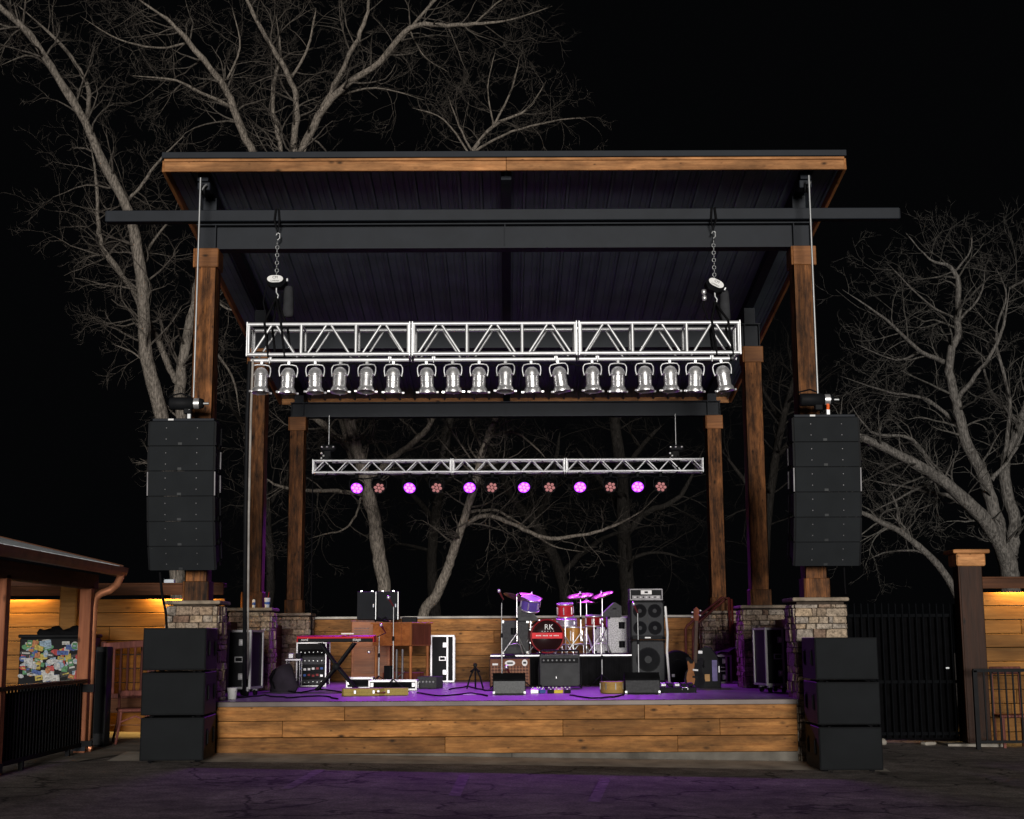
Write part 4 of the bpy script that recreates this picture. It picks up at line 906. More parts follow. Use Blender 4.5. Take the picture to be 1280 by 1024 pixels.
tag(bx('black_box', BLACK, None, (X(512, 24.8), 24.75, zo+.055), (.26, .2, .10), ch=.01), 'flat black box lying on the organ console top', 'box')
# flat cases / mixers on floor
def flat_case(label, px0, px1, Y, h, rz=0, d=.4):
    x0, x1 = X(px0, Y), X(px1, Y); t = thing('flat_case', label, 'case', ((x0+x1)/2, Y, DECK), rz, 'flat cases on the floor'); w_ = x1-x0
    bx('body', BLACK, t, (0, d/2, h/2+.01), (w_-.02, d, h-.02), ch=.004); edges(w_-.02, d, h-.02, .028, (0, d/2, .014)).build('edge_trim', SILV, t)
    bx('front_panel', BLACKM, t, (0, -.008, h/2+.01), (w_*.78, .012, h*.42))
    for s2 in (-1, 1): latch(t, (s2*w_*.43, -.012, h/2+.01), .05, .07)
    for q in range(8): bx('knob', STEELW, t, (-w_*.32+q*w_*.09, d*.3, h+.004), (.025, .025, .018))
flat_case('flat silver edged mixer case on the floor behind the guitar case', 433, 466, 23.4, .17)
flat_case('long flat silver edged rack case on the floor before the organ', 461, 521, 22.5, .15)
# purple lit shin box right of the organ base
t = thing('stage_box', 'low dark stage box beside the long flat case', 'box', at(534, 23.2), R(-20)); bx('body', GREYC, t, (0, .12, .10), (.34, .30, .19), ch=.01)
for q in range(5): MB().lathe([(0, .02), (.016, .02), (.02, 0)], (-.12+.06*q, -.03, .11), (0, -1, 0), 8).build('socket', STEELW, t)
# tweed guitar case on its side
GY = 20.3; zg = P(470, 860, GY).z-DECK
t = thing('guitar_case', 'tan tweed guitar case lying on its edge at the stage front', 'guitar case', (X(469, GY), GY, DECK), R(4)); gw_ = X(511, GY)-X(428, GY)
m_ = MB(); outl = [(-.5, -.10), (-.47, -.17), (-.36, -.19), (-.22, -.13), (-.10, -.165), (.06, -.165), (.14, -.08), (.44, -.06), (.5, -.05), (.5, .05), (.44, .06), (.14, .08), (.06, .165), (-.10, .165), (-.22, .13), (-.36, .19), (-.47, .17), (-.5, .10)]
m_.prism([(a_*gw_, b_+.19) for a_, b_ in outl], 0.004, zg*.93, 'xy'); m_.build('shell', TWEED, t)
m_ = MB(); m_.prism([(a_*gw_*1.005, b_*1.01+.19) for a_, b_ in outl], zg*.44, zg*.47, 'xy'); m_.build('lid_seam', mat('case_binding', (.22, .15, .05), .6), t)
for q, yy in ((-.30, .015), (-.02, .016), (.05, .016), (.20, .116)): bx('latch', SILV, t, (q*gw_, yy-.012, zg*.5), (.035, .018, .05), ch=.004)
MB().tube([(-.0*gw_, .02, zg*.42), (.0*gw_+.02, -.03, zg*.40), (.12, -.03, zg*.40), (.14, .02, zg*.42)], .010, 6).build('handle', mat('leather_handle', (.16, .05, .02), .5), t)
# small guitar stand
t = thing('guitar_stand', 'small empty black guitar stand beside the tan amplifier', 'stand', at(594, 22.8)); 
for (a_, b_) in ((-.13, -.12), (.13, -.12), (.0, .2)): MB().tube([(0, 0, .36), (a_*.6, b_*.6, .2), (a_, b_, .012)], .014, 6).build('leg', BLACK, t)
MB().tube([(-.07, -.06, .28), (0, -.0, .33), (.07, -.06, .28)], .016, 6).build('cradle', BLACKM, t); bx('head', BLACK, t, (0, 0, .38), (.06, .05, .06), ch=.01)
# tan amp with diamond grille
AY = 23.2; za = P(637, 823, AY).z-DECK
t = thing('guitar_amp', 'tan guitar amplifier with diamond grille and white stickers', 'amplifier', (X(637.5, AY), AY, DECK)); aw = X(663, AY)-X(612, AY)
bx('cabinet', mat('amp_black_tolex', (.03, .026, .026), .7), t, (0, .14, za/2+.01), (aw, .27, za-.02), ch=.01)
bx('front_frame', TAN, t, (0, .002, za/2+.01), (aw-.02, .02, za-.04), ch=.004)
gm = bpy.data.materials.new('diamond_grille'); gm.use_nodes = True; N = gm.node_tree.nodes; L = gm.node_tree.links
tc = N.new('ShaderNodeNewGeometry'); mp = N.new('ShaderNodeMapping'); mp.inputs['Rotation'].default_value = (0, R(45), 0); mp.inputs['Scale'].default_value = (28, 28, 28); ck = N.new('ShaderNodeTexChecker'); ck.inputs['Scale'].default_value = 1
ck.inputs[1].default_value = (.26, .12, .07, 1); ck.inputs[2].default_value = (.08, .03, .02, 1); L.new(tc.outputs['Position'], mp.inputs[0]); L.new(mp.outputs[0], ck.inputs[0]); L.new(ck.outputs[0], N['Principled BSDF'].inputs['Base Color']); N['Principled BSDF'].inputs['Roughness'].default_value = .8
bx('grille', gm, t, (0, -.012, za*.40), (aw-.06, .012, za*.68)); bx('control_strip', TAN, t, (0, -.012, za*.86), (aw-.06, .012, za*.20), ch=.003)
for i, (sx, sz, a_, b_) in enumerate(((.0, .84, .085, .045), (.24, .85, .045, .055))):
    s_ = MB().prism([(a_*math.cos(q*math.pi/9)+sx, b_*math.sin(q*math.pi/9)+sz*za) for q in range(18)], -.024, -.019).build('sticker', WHITE, t); bx('sticker_print', GREYC, s_, (sx, -.026, sz*za), (a_*1.1, .002, b_*.6))
bx('badge', WHITE, t, (-.24, -.022, za*.80), (.09, .006, .03)); MB().tube([(-.1, .14, za), (-.08, .14, za+.04), (.08, .14, za+.04), (.1, .14, za)], .012, 5).build('handle', BLACK, t)
# amp on tilt-back stand
BY2 = 22.9; zb_ = P(701, 815, BY2).z-DECK
t = thing('guitar_amp', 'dark grey amplifier with black grille on a metal stand before the drum riser', 'amplifier', (X(700, BY2), BY2, DECK)); aw = X(726, BY2)-X(676, BY2)
bx('cabinet', GREYC, t, (0, .16, zb_/2-.01), (aw, .27, zb_-.10), (R(-6), 0, 0), .012); bx('grille', mat('amp_dark_grille', (.055, .057, .06), .8, var=.15), t, (0, .018, zb_*.36), (aw-.05, .014, zb_*.58), (R(-6), 0, 0)); bx('control_panel', BLACK, t, (0, .048, zb_*.76), (aw-.05, .014, zb_*.14), (R(-6), 0, 0)); bx('badge', SILV, t, (-.06, .008, zb_*.3), (.012, .01, .03))
for q in range(8): MB().lathe([(0, .016), (.014, .016), (.016, 0)], (-.26+.07*q, .042, zb_*.77), (0, -1, 0), 8).build('knob', STEELW, t)
for sx in (-1, 1): MB().tube([(sx*(aw/2+.02), -.03, .02), (sx*(aw/2+.02), .04, zb_*.5), (sx*(aw/2-.02), .10, zb_+.02)], .014, 6).build('stand_tube', BLACK, t); MB().cyl((sx*(aw/2+.02), -.06, .02), (sx*(aw/2+.02), .34, .02), .014, n=6).build('stand_foot', BLACK, t)
MB().cyl((-aw/2+.02, .10, zb_+.02), (aw/2-.02, .10, zb_+.02), .014, n=6).build('stand_bar', BLACK, t)
# wedge monitors
def wedge(label, px0, px1, Y, mt):
    x0, x1 = X(px0, Y), X(px1, Y); w_ = x1-x0; h = .27
    t = thing('monitor_wedge', label, 'speaker', ((x0+x1)/2, Y, DECK), 0, 'floor wedges at the stage edge')
    MB().prism([(0, 0.004), (.02, .21), (.16, h+.03), (.44, .03), (.44, .004)], -w_/2, w_/2, 'yz').build('body', BLACKM, t)
    bx('grille', mt, t, (0, .004, .10), (w_-.02, .014, .175), (R(-5), 0, 0), .003)
    for s2 in (-1, 1): bx('corner', STEELW, t, (s2*(w_/2-.015), -.004, .025), (.03, .012, .03))
wedge('monitor wedge with pale grey grille before the tan amplifier', 616, 657, 20.6, WEDGEG)
wedge('monitor wedge with dark grille before the bass stack', 781, 825, 20.6, GREYC)
# pedals
for i, (px, mt, ww, lab) in enumerate(((668, SILV, .11, 'silver guitar pedal in the row beside the pale wedge'), (678, BLUE, .09, 'dark blue guitar pedal in the row'), (688, BLACK, .10, 'black guitar pedal next to the yellow pedal'), (698, YEL, .13, 'bright yellow guitar pedal on the stage floor'), (709, BLACK, .10, 'black guitar pedal with white knobs at the end of the row'))):
    t = thing('guitar_pedal', lab, 'pedal', at(px, 20.9), R(rnd.uniform(-12, 12)), 'guitar pedals'); MB().prism([(0, 0.003), (0, .05), (.14, .075), (.14, .003)], -ww/2, ww/2, 'yz').build('body', mt, t)
    for q in (-.3, .3): MB().lathe([(.012, 0), (.012, .02), (0, .02)], (q*ww, .11, .07), n=8).build('knob', WHITE, t)
    MB().lathe([(.012, 0), (.012, .015), (0, .015)], (0, .04, .056), n=8).build('footswitch', CHROME, t)
# hand drum
t = thing('hand_drum', 'short round wooden drum with pale skin on the stage floor', 'drum', at(765, 20.9)); rd = (X(780, 20.9)-X(749.5, 20.9))/2
MB().lathe([(rd*.97, 0.004), (rd, .02), (rd, .15), (rd*1.02, .152), (rd*1.02, .165), (rd*.98, .168)], n=28).build('shell', wood('drum_shell_wood', (.42, .27, .09), (.28, .16, .05), 'X', knots=.3), t); MB().lathe([(rd*.99, .166), (0, .166)], n=28).build('skin', mat('drum_skin', (.35, .16, .12), .6), t)
for k in range(8): a_ = k*math.pi/4+.2; MB().box((rd*1.01*math.cos(a_), rd*1.01*math.sin(a_), .1), (.014, .014, .09), (0, 0, a_)).build('lug', STEELW, t)
# drum riser
DY = 24.2; zri = P(700, 818, DY).z
t = thing('drum_riser', 'low drum riser with black cloth skirt and pale top edge', 'riser', ((X(613, DY)+X(790, DY))/2, DY, DECK)); rw = X(790, DY)-X(613, DY); rh = zri-DECK
bx('top', BLACK, t, (0, .95, rh-.03), (rw, 1.9, .055), ch=.005); bx('edge_strip', SILV, t, (0, -.006, rh-.02), (rw, .012, .022))
sk = MB(); nn = 160; pts_ = [(-rw/2+rw*i/nn, .012+.016*math.sin(i*1.1)+.008*math.sin(i*.37)) for i in range(nn+1)]
sk.add([(x, y, .01) for x, y in pts_]+[(x, y*.4+.004, rh-.055) for x, y in pts_], [(i, i+1, nn+2+i, nn+1+i) for i in range(nn)], True); sk.build('skirt', BLACKM, t)
for sx in (-1, 1): bx('side_skirt', BLACKM, t, (sx*(rw/2-.02), .95, rh/2-.02), (.02, 1.86, rh-.07))
def riser(px, Y): return (X(px, Y, 800), Y, zri+.002)
# bass drum
bp_ = riser(684, 24.75); br = .285
t = thing('bass_drum', 'dark red bass drum with black head and bright red band', 'drum', bp_, R(7))
MB().lathe([(br, 0), (br, .42)], (0, 0, br+.02), (0, 1, 0), 36).build('shell', DRED, t)
hd = MB().lathe([(0, -.004), (br*.97, -.004), (br*.98, .0)], (0, 0, br+.02), (0, 1, 0), 36).build('head', DRHEAD, t)
for yy in (-.03, .40): MB().lathe([(br*.96, 0), (br*.965, -.012), (br*1.05, -.012), (br*1.06, .03), (br*1.0, .035)], (0, yy+.015, br+.02), (0, 1, 0), 36).build('hoop', DRED if yy < 0 else BLACK, t)
bnd = MB(); hh = .05; bnd.prism([(-math.sqrt((br*.96)**2-hh*hh), -hh), (math.sqrt((br*.96)**2-hh*hh), -hh), (math.sqrt((br*.96)**2-hh*hh), hh), (-math.sqrt((br*.96)**2-hh*hh), hh)], -.010, -.006); bnd.v = [(x, y, z+br+.03) for x, y, z in bnd.v]; bnd.build('band', mat('band_red', (.62, .012, .022), .4), hd)
for q in range(17):
    if q not in (4, 9, 12): MB().box((-.19+q*.024, -.012, br+.03), (.016, .002, .018)).build('band_print', WHITE, hd)
lettering('RK', .13, WHITE, hd, (.03, -.008, br+.175)); bx('badge', WHITE, hd, (.0, -.016, .055), (.09, .006, .028))
for q in range(5): MB().box((-.09+q*.05, -.008, br+.105), (.012, .002, .012)).build('emblem_dot', WHITE, hd)
for k in range(8):
    a_ = k*math.pi/4+.39; MB().box((br*1.05*math.cos(a_), .2, br+.02+br*1.05*math.sin(a_)), (.03, .10, .03), (0, -a_, 0), .006).build('lug', CHROME, t)
for sx in (-1, 1): MB().cyl((sx*.2, .1, .16), (sx*.36, .0, 0.0), .010, n=6).build('spur', CHROME, t)
def drum(label, p, r, h, mt, tilt, legs=None, stand=None):
    t = thing('tom_drum', label, 'drum', p, 0, 'drum kit'); M = Matrix.Rotation(tilt[0], 4, 'X') @ Matrix.Rotation(tilt[1], 4, 'Y')
    sh = MB(M).lathe([(r, -h/2), (r, h/2)], n=26).build('shell', mt, t)
    for s2 in (-1, 1):
        MB(M).lathe([(r*1.0, s2*h/2-.012), (r*1.05, s2*h/2-.012), (r*1.05, s2*h/2+.012), (r*.97, s2*h/2+.012)], n=26).build('hoop', CHROME, sh); MB(M).lathe([(0, s2*(h/2+.004)), (r*.98, s2*(h/2+.004))], n=26).build('head', mat('clear_head', (.35, .32, .36), .35), sh)
    for k in range(6): a_ = k*math.pi/3+.3; MB(M).box((r*1.03*math.cos(a_), r*1.03*math.sin(a_), 0), (.03, .022, h*.6), (0, 0, a_), .006).build('lug', CHROME, sh)
    zf = zri+.004-p[2]
    if legs:
        for k in range(3): a_ = k*2.094+.5; MB().tube([(r*1.06*math.cos(a_), r*1.06*math.sin(a_), h*.2), (r*1.06*math.cos(a_), r*1.06*math.sin(a_), zf)], .009, 6).build('leg', CHROME, t)
    else:
        MB().cyl((0, .08, -h/2), (0, .08, zf+.25), .013, n=8).build('stand_pole', CHROME, t)
        for k in range(3): a_ = k*2.094+.5; MB().tube([(0, .08, zf+.30), (.22*math.cos(a_), .08+.22*math.sin(a_), zf+.01)], .010, 6).build('stand_leg', CHROME, t)
q = P(663, 755, 25.0); drum('rack tom with purple light in its colour, tilted above the bass drum', (q.x, 25.0, q.z), .17, .20, mat('tom_purple_lit', (.10, .06, .30), .25), (R(20), R(8)))  # purple stage light is put into this shell colour
q = P(706.5, 763, 25.0); drum('bright red rack tom beside the crash cymbal', (q.x, 25.0, q.z), .14, .22, mat('tom_red', (.42, .02, .03), .25), (R(8), R(-2)))
q = P(742, 776, 24.9); drum('dark red floor tom on legs before the speckled cabinet', (q.x, 24.9, q.z), .14, .17, DRED, (R(6), 0), True)
q = P(708, 778, 25.3); drum('shallow snare drum behind the bass drum', (q.x, 25.3, q.z), .18, .10, mat('snare_steel', (.35, .35, .42), .3, .6), (R(6), 0))
q = P(716, 795, 25.35); drum('amber wooden floor tom standing behind the crash stand', (q.x, 25.35, q.z), .21, .30, mat('amber_drum', (.34, .16, .03), .3), (0, 0), True)
def cymbal(label, px, py, Y, r, tilt, foot=None):
    q = P(px, py, Y); t = thing('cymbal_stand', label, 'cymbal', (q.x, Y, zri+.002), 0, 'cymbal stands'); zc_ = q.z-zri
    M = Matrix.Translation((0, 0, zc_)) @ Matrix.Rotation(tilt[0], 4, 'X') @ Matrix.Rotation(tilt[1], 4, 'Y')
    MB(M).lathe([(0, .03), (.03, .026), (.045, .010), (r*.6, -.004), (r, -.018), (r, -.020), (r*.6, -.006), (.045, .007), (0, .02)], n=30).build('cymbal', BRONZE, t)
    MB(M).lathe([(0, .06), (.014, .06), (.014, .025)], n=8).build('wing_nut', CHROME, t)
    MB().tube([(0, 0, .22), (0, 0, zc_*.6)], .013, 8).build('pole', CHROME, t); MB().tube([(0, 0, zc_*.58), (0, 0, zc_-.0)], .009, 8).build('upper_pole', CHROME, t); MB().lathe([(.02, -.02), (.02, .03)], (0, 0, zc_*.6), n=8).build('collar', BLACK, t)
    for k in range(3): a_ = k*2.094+.9; MB().tube([(0, 0, .36), (.26*math.cos(a_), .26*math.sin(a_), .012)], .010, 6).build('leg', CHROME if k else STEELW, t); MB().tube([(0, 0, .18), (.15*math.cos(a_), .15*math.sin(a_), .16)], .006, 5).build('brace', CHROME, t)
cymbal('large cymbal tipped toward the bass drum, near the vocal stand', 646, 746, 24.75, .24, (R(-10), R(18)))
cymbal('dark crash cymbal behind the tipped large cymbal', 664, 744, 25.5, .22, (R(12), R(14)))
cymbal('broad crash cymbal shining purple between the red toms', 725.5, 744, 24.85, .235, (R(14), R(-6)))
cymbal('purple lit ride cymbal tipped up above the speckled cabinet', 752.5, 743, 25.2, .21, (R(12), R(-18)))
q = P(733, 748, 25.4); cymbal('pair of small hi-hat cymbals behind the broad crash cymbal', 733, 752, 25.5, .16, (R(4), 0))
t = thing('drum_throne', 'round black drum throne behind the bass drum', 'stool', riser(700, 25.75)); MB().lathe([(0, .50), (.15, .50), (.17, .47), (.17, .41), (0, .41)], n=18).build('seat', BLACK, t); MB().cyl((0, 0, .1), (0, 0, .42), .015, n=8).build('pole', CHROME, t)
for k in range(3): a_ = k*2.094; MB().tube([(0, 0, .3), (.24*math.cos(a_), .24*math.sin(a_), .01)], .011, 6).build('leg', CHROME, t)
t = thing('kick_pedal', 'small chrome kick pedal behind the bass drum', 'pedal', riser(690, 25.35)); bx('footboard', CHROME, t, (0, .2, .05), (.08, .3, .012), (R(12), 0, 0)); MB().tube([(-.06, .05, 0), (-.06, .05, .22), (.06, .05, .22), (.06, .05, 0)], .010, 6).build('frame', CHROME, t)
# side-fill cabinets around the kit
def side_cab(label, px0, px1, y0, Y, mt, rz, hnd):
    x0, x1 = X(px0, Y, 795), X(px1, Y, 795); zt = P((px0+px1)/2, y0, Y).z; h = zt-zri; w_ = x1-x0
    t = thing('speaker_cabinet', label, 'speaker', ((x0+x1)/2, Y, zri+.002), rz, 'cabinets on the riser'); bx('body', mt, t, (0, .22, h/2), (w_, .42, h-.004), ch=.012)
    for (a_, b_) in hnd:
        o = bx('handle_dish', BLACKM, t, (a_*w_, -.004, b_*h), (.11, .018, .12), ch=.008); MB().box((a_*w_, -.014, b_*h), (.02, .012, .10)).build('handle', BLACK, o)
    for s2 in (-1, 1):
        for z in (.02, h-.02): bx('corner', BLACK if mt is SPECK else STEELW, t, (s2*(w_/2-.02), -.002, z), (.045, .012, .045))
    return t, zt, ((x0+x1)/2)
side_cab('dark grey carpeted cabinet with square handle near the vocal stand', 627, 661, 776, 25.1, GREYC, 0, [(-.05, .68)])
side_cab('pale speckled cabinet with two black handles beside the bass stack', 760, 789, 771, 25.5, SPECK, 0, [(.1, .76), (.1, .24)])
side_cab('second pale speckled cabinet half hidden by the floor tom', 743, 759, 784, 25.6, SPECK, 0, [])
def small_wedge(label, px0, px1, ytop, ybot, Y, flip, mt):
    x0, x1 = X(px0, Y, 770), X(px1, Y, 770); z1 = P(px0, ytop, Y).z; z0 = P(px0, ybot, Y).z; w_ = x1-x0; s2 = -1 if flip else 1; cx_ = (x0+x1)/2
    t = thing('monitor_wedge', label, 'speaker', (cx_, Y, z0), 0, 'drum monitors'); h = z1-z0
    poly = [(-.5*w_*s2, 0), (-.5*w_*s2, h*.72), (-.18*w_*s2, h), (.5*w_*s2, h*.12), (.5*w_*s2, 0)]
    if flip: poly = poly[::-1]
    MB().prism(poly, 0, .42).build('body', mt, t); MB().box((0, -.004, h*.36), (w_*.5, .01, h*.3)).build('side_panel', GREYC, t); bx('handle', BLACK, t, (-.15*w_*s2, -.008, h*.55), (.07, .01, .03))
    sl_ = math.atan2(h*.88, .68*w_); MB().box((.17*w_*s2, .21, h*.57), (math.hypot(.68*w_, h*.88)-.03, .38, .012), (0, sl_*s2, 0)).build('grille', WEDGEG, t)
small_wedge('grey drum monitor with slanted purple lit grille on the carpeted cabinet', 645, 672, 754, 776, 24.95, False, mat('wedge_grey_side', (.07, .072, .075), .85))
small_wedge('grey drum monitor with slanted grille on the speckled cabinets', 752, 777, 753, 771, 25.3, True, GREYC)
# bass stack
SY = 24.6; s0, s1 = X(789, SY), X(832, SY); sw = s1-s0; z1 = P(810, 800, SY).z-DECK; z2 = P(810, 751, SY).z-DECK; z3 = P(810, 736, SY).z-DECK
def cab(label, zb, zt, spk):
    t = thing('bass_cabinet', label, 'amplifier', ((s0+s1)/2, SY, DECK+zb+.004), 0, 'bass stack'); h = zt-zb-.006
    bx('body', BLACK, t, (0, .24, h/2), (sw, .46, h), ch=.012); g_ = bx('grille', mat('bass_grille', (.04, .042, .045), .75, var=.2, vscale=70, bump=.2, bscale=150), t, (0, -.002, h/2+.02), (sw-.05, .02, h-.10), ch=.004)
    for (a_, b_, r_) in spk: MB().lathe([(r_*.3, .0), (r_*.32, .006), (r_*.9, -.002), (r_*.95, .008), (r_, .0)], (a_, -.014, b_*h), (0, -1, 0), 20).build('speaker_ring', BLACK, g_)
    bx('badge', WHITE, t, (0, -.016, .035), (.10, .008, .022))
    for s2 in (-1, 1):
        for z in (.025, h-.025): bx('corner', BLACKM, t, (s2*(sw/2-.015), -.002, z), (.05, .02, .05), ch=.008)
cab('large black bass cabinet with one speaker at the bottom of the stack', 0, z1, [(0, .56, .21)]); cab('black four speaker bass cabinet stacked under the amp head', z1, z2, [(-.13, .3, .12), (.13, .3, .12), (-.13, .74, .12), (.13, .74, .12)])
t = thing('amp_head', 'bass amplifier head with white badge on top of the bass stack', 'amplifier', ((s0+s1)/2-.01, SY, DECK+z2+.004)); h = z3-z2
bx('case', BLACK, t, (0, .18, h/2), (sw-.03, .34, h), ch=.006); edges(sw-.04, .34, h-.03, .02, (0, .18, .015)).build('edge_trim', LOCKM, t); bx('badge', WHITE, t, (.0, -.008, h*.68), (.19, .012, h*.34), ch=.002); bx('badge_emblem', BLACK, t, (0, -.015, h*.68), (.06, .004, h*.16)); bx('control_panel', LOCKM, t, (0, -.008, h*.27), (sw-.10, .012, h*.30), ch=.002)
for q_ in range(9): MB().lathe([(0, .014), (.012, .014), (.014, 0)], (-.2+.05*q_, -.014, h*.27), (0, -1, 0), 8).build('knob', BLACK if q_ % 2 else WHITE, t)
tag(MB().tube([(s1+.03, SY+.1, DECK+z2-.1), (s1+.05, SY+.02, DECK+z1+.1), (s1+.03, SY, DECK+z1-.2), (s1+.06, SY-.02, DECK+.02)], .022, 6).build('white_cable', WHITE), 'thick white cable hanging down the side of the bass stack', 'cable')
# mic stands
def mic_stand(label, px, pyt, Y, boom=None, lean=0, name='microphone_stand'):
    q = P(px, pyt, Y); t = thing(name, label, 'microphone stand', (q.x, Y, DECK), 0, 'microphone stands'); h = q.z-DECK
    MB().cyl((0, 0, .2), (0, 0, h*.62), .011, n=7).build('pole', STEELW, t); MB().cyl((0, 0, h*.6), (0, 0, h), .008, n=7).build('upper_pole', STEELW, t); MB().lathe([(.018, -.03), (.02, .0), (.018, .04)], (0, 0, h*.62), n=8).build('clutch', BLACK, t)
    for k in range(3): a_ = k*2.094+.35; MB().tube([(0, 0, .2), (.25*math.cos(a_), .25*math.sin(a_), .012)], .009, 6).build('leg', BLACK, t)
    e = Vector((0, 0, h))
    if boom: e2 = e+Vector(boom); MB().tube([e-Vector(boom)*.3, e2], .007, 6).build('boom', BLACK, t); e = e2
    m_ = MB().tube([e, e+Vector((-.03, -.05, .05)), e+Vector((-.06, -.10, .11))], [.012, .014, .02], 8).build('microphone', mat('mic_body', (.10, .02, .02), .4), t); MB().lathe([(0, .03), (.022, .022), (.03, 0), (.022, -.022), (0, -.03)], e+Vector((-.07, -.12, .13)), (-.3, -.5, .6), 10).build('mic_grille', CHROME, m_)
mic_stand('tall vocal microphone stand before the organ, with red microphone', 492, 758, 21.5)
mic_stand('tall microphone stand at the edge of the drum riser, beside the tan amplifier', 627, 754, 22.6, (.03, .0, .06))
mic_stand('short microphone stand close to the tan amplifier grille', 648, 846, 22.6, (-.12, .15, .02))
mic_stand('slim microphone stand in front of the bass stack', 797, 766, 21.6)
mic_stand('boom microphone stand beside the speckled cabinet', 752, 800, 23.6, (.1, .3, .2))
mic_stand('low microphone stand by the brown rotary cabinet', 474, 795, 23.6, (.1, .1, .05))
# guitar on stand, black open case, pedal board, stool things on the right
GY2 = 22.4
t = thing('electric_guitar', 'black and brown bass guitar leaning upright against the black case', 'guitar', (X(868, GY2), GY2+.05, DECK+.02), R(10)); M = Matrix.Rotation(R(-9), 4, 'X') @ Matrix.Rotation(R(6), 4, 'Y')
bd = [(-.05, .0), (-.14, .03), (-.17, .12), (-.15, .22), (-.11, .28), (-.13, .36), (-.16, .45), (-.12, .47), (-.05, .42), (.05, .42), (.11, .48), (.14, .46), (.12, .36), (.10, .28), (.14, .21), (.17, .12), (.14, .03), (.05, 0)]
MB(M).prism([(a_, b_) for a_, b_ in bd], -.02, .022).build('body', mat('guitar_gloss_black', (.012, .012, .014), .15), t); MB(M).prism([(a_*.42-.07, b_*.8+.03) for a_, b_ in bd], -.026, -.021).build('pickguard', mat('guitar_tan_guard', (.20, .085, .035), .3), t)
MB(M).box((0, -.012, .72), (.055, .03, .68), None, .006).build('neck', mat('rosewood_neck', (.05, .032, .025), .5), t); MB(M).prism([(-.03, 1.05), (-.05, 1.10), (-.05, 1.24), (-.01, 1.28), (.04, 1.24), (.03, 1.05)], -.022, .004).build('headstock', CABD, t)
for k in range(4): MB(M).box((-.07+(.13 if k % 2 else 0), -.01, 1.11+.04*k), (.03, .02, .022), None, .004).build('tuning_peg', CHROME, t)
for k in range(2): MB(M).box((0, -.03, .16+.11*k), (.09, .012, .03), None, .003).build('pickup', CHROME if k else BLACK, t)
t = thing('gig_case', 'tall black rounded gig case standing behind the guitar', 'case', (X(884, 22.7), 22.7, DECK), R(-12)); hh = P(884, 808, 22.7).z-DECK
MB().prism([(-.19, .004), (-.20, hh*.55), (-.13, hh*.9), (-.03, hh), (.06, hh*.97), (.16, hh*.75), (.20, hh*.5), (.20, .004)], 0, .24).build('shell', BLACK, t); MB().tube([(-.05, -.012, hh*.5), (-.05, -.04, hh*.53), (-.05, -.04, hh*.63), (-.05, -.012, hh*.66)], .012, 6).build('handle', BLACKM, t); bx('latch', SILV, t, (-.1, -.008, hh*.86), (.07, .014, .05), ch=.004); bx('reflector', SILV, t, (.19, -.006, hh*.45), (.018, .012, .10)); bx('sticker', mat('sticker_amber', (.35, .2, .08), .5), t, (0, -.008, hh*.25), (.08, .012, .11)); bx('blue_panel', mat('case_violet_panel', (.12, .10, .24), .4), t, (.12, -.007, hh*.42), (.08, .012, hh*.5))
t = thing('cloth_cover', 'black cloth draped over the short flight case by the pillar', 'cloth', (X(903, 25.4), 25.42, P(903, 820, 25.2).z+.02)); m_ = MB(); gg = 14
m_.add([((i/gg-.5)*.75, (j/gg-.5)*.6, .20*max(0, i/gg-.25)+.02*math.sin(i*1.3+j*.9)) for j in range(gg+1) for i in range(gg+1)], [(j*(gg+1)+i, j*(gg+1)+i+1, (j+1)*(gg+1)+i+1, (j+1)*(gg+1)+i) for j in range(gg) for i in range(gg)], True); m_.build('drape', mat('black_drape', (.02, .02, .022), .9), t)
t = thing('kick_bag', 'round black drum bag lying behind the bass stack', 'bag', at(846, 25.3)); m_ = MB(); m_.lathe([(0, -.14), (.26, -.14), (.29, -.10), (.29, .10), (.26, .14), (0, .14)], (0, 0, .29), (0, 1, 0), 24); m_.build('shell', BLACKM, t); MB().tube([(-.08, -.15, .4), (0, -.18, .42), (.08, -.15, .4)], .012, 5).build('handle', BLACK, t); bx('tag', WHITE, t, (-.08, -.146, .14), (.05, .006, .05))
t = thing('pedal_board', 'low black pedal board with chrome handle beside the dark wedge', 'pedal board', at(847, 20.9)); bx('board', BLACK, t, (0, .15, .05), (.54, .32, .09), (R(6), 0, 0), .01)
for q_ in range(5): bx('effect_unit', rnd.choice((STEELW, BLACK, GREYC)), t, (-.2+.1*q_, .16, .115), (.075, .12, .04), (R(6), 0, 0), .005)
MB().tube([(.06, -.016, .04), (.06, -.03, .075), (.14, -.03, .075), (.14, -.016, .04)], .008, 5).build('handle', CHROME, t)
# stair handrail at the back right
HY = 26.6
t = thing('stair_handrail', 'dark red bent pipe handrail of the rear stage stairs', 'handrail', (X(857, HY), HY, DECK)); RAILM = mat('handrail_paint', (.085, .016, .014), .4)
for k, (dx, dy) in enumerate(((0, 0), (9, .25))):
    a_ = P(857+dx, 815, HY+dy); b_ = P(857+dx, 783, HY+dy); c_ = P(903+dx*.4, 747+dx*.25, HY+dy); o_ = Vector(t.location)
    MB().tube([Vector((a_.x, a_.y, DECK))-o_, b_-o_+Vector((0, 0, -.05)), b_-o_+Vector((.03, 0, .01)), c_-o_, c_-o_+Vector((.12, 0, .0)), Vector((c_.x+.14, c_.y, DECK))-o_], .024, 8).build('pipe', RAILM, t)
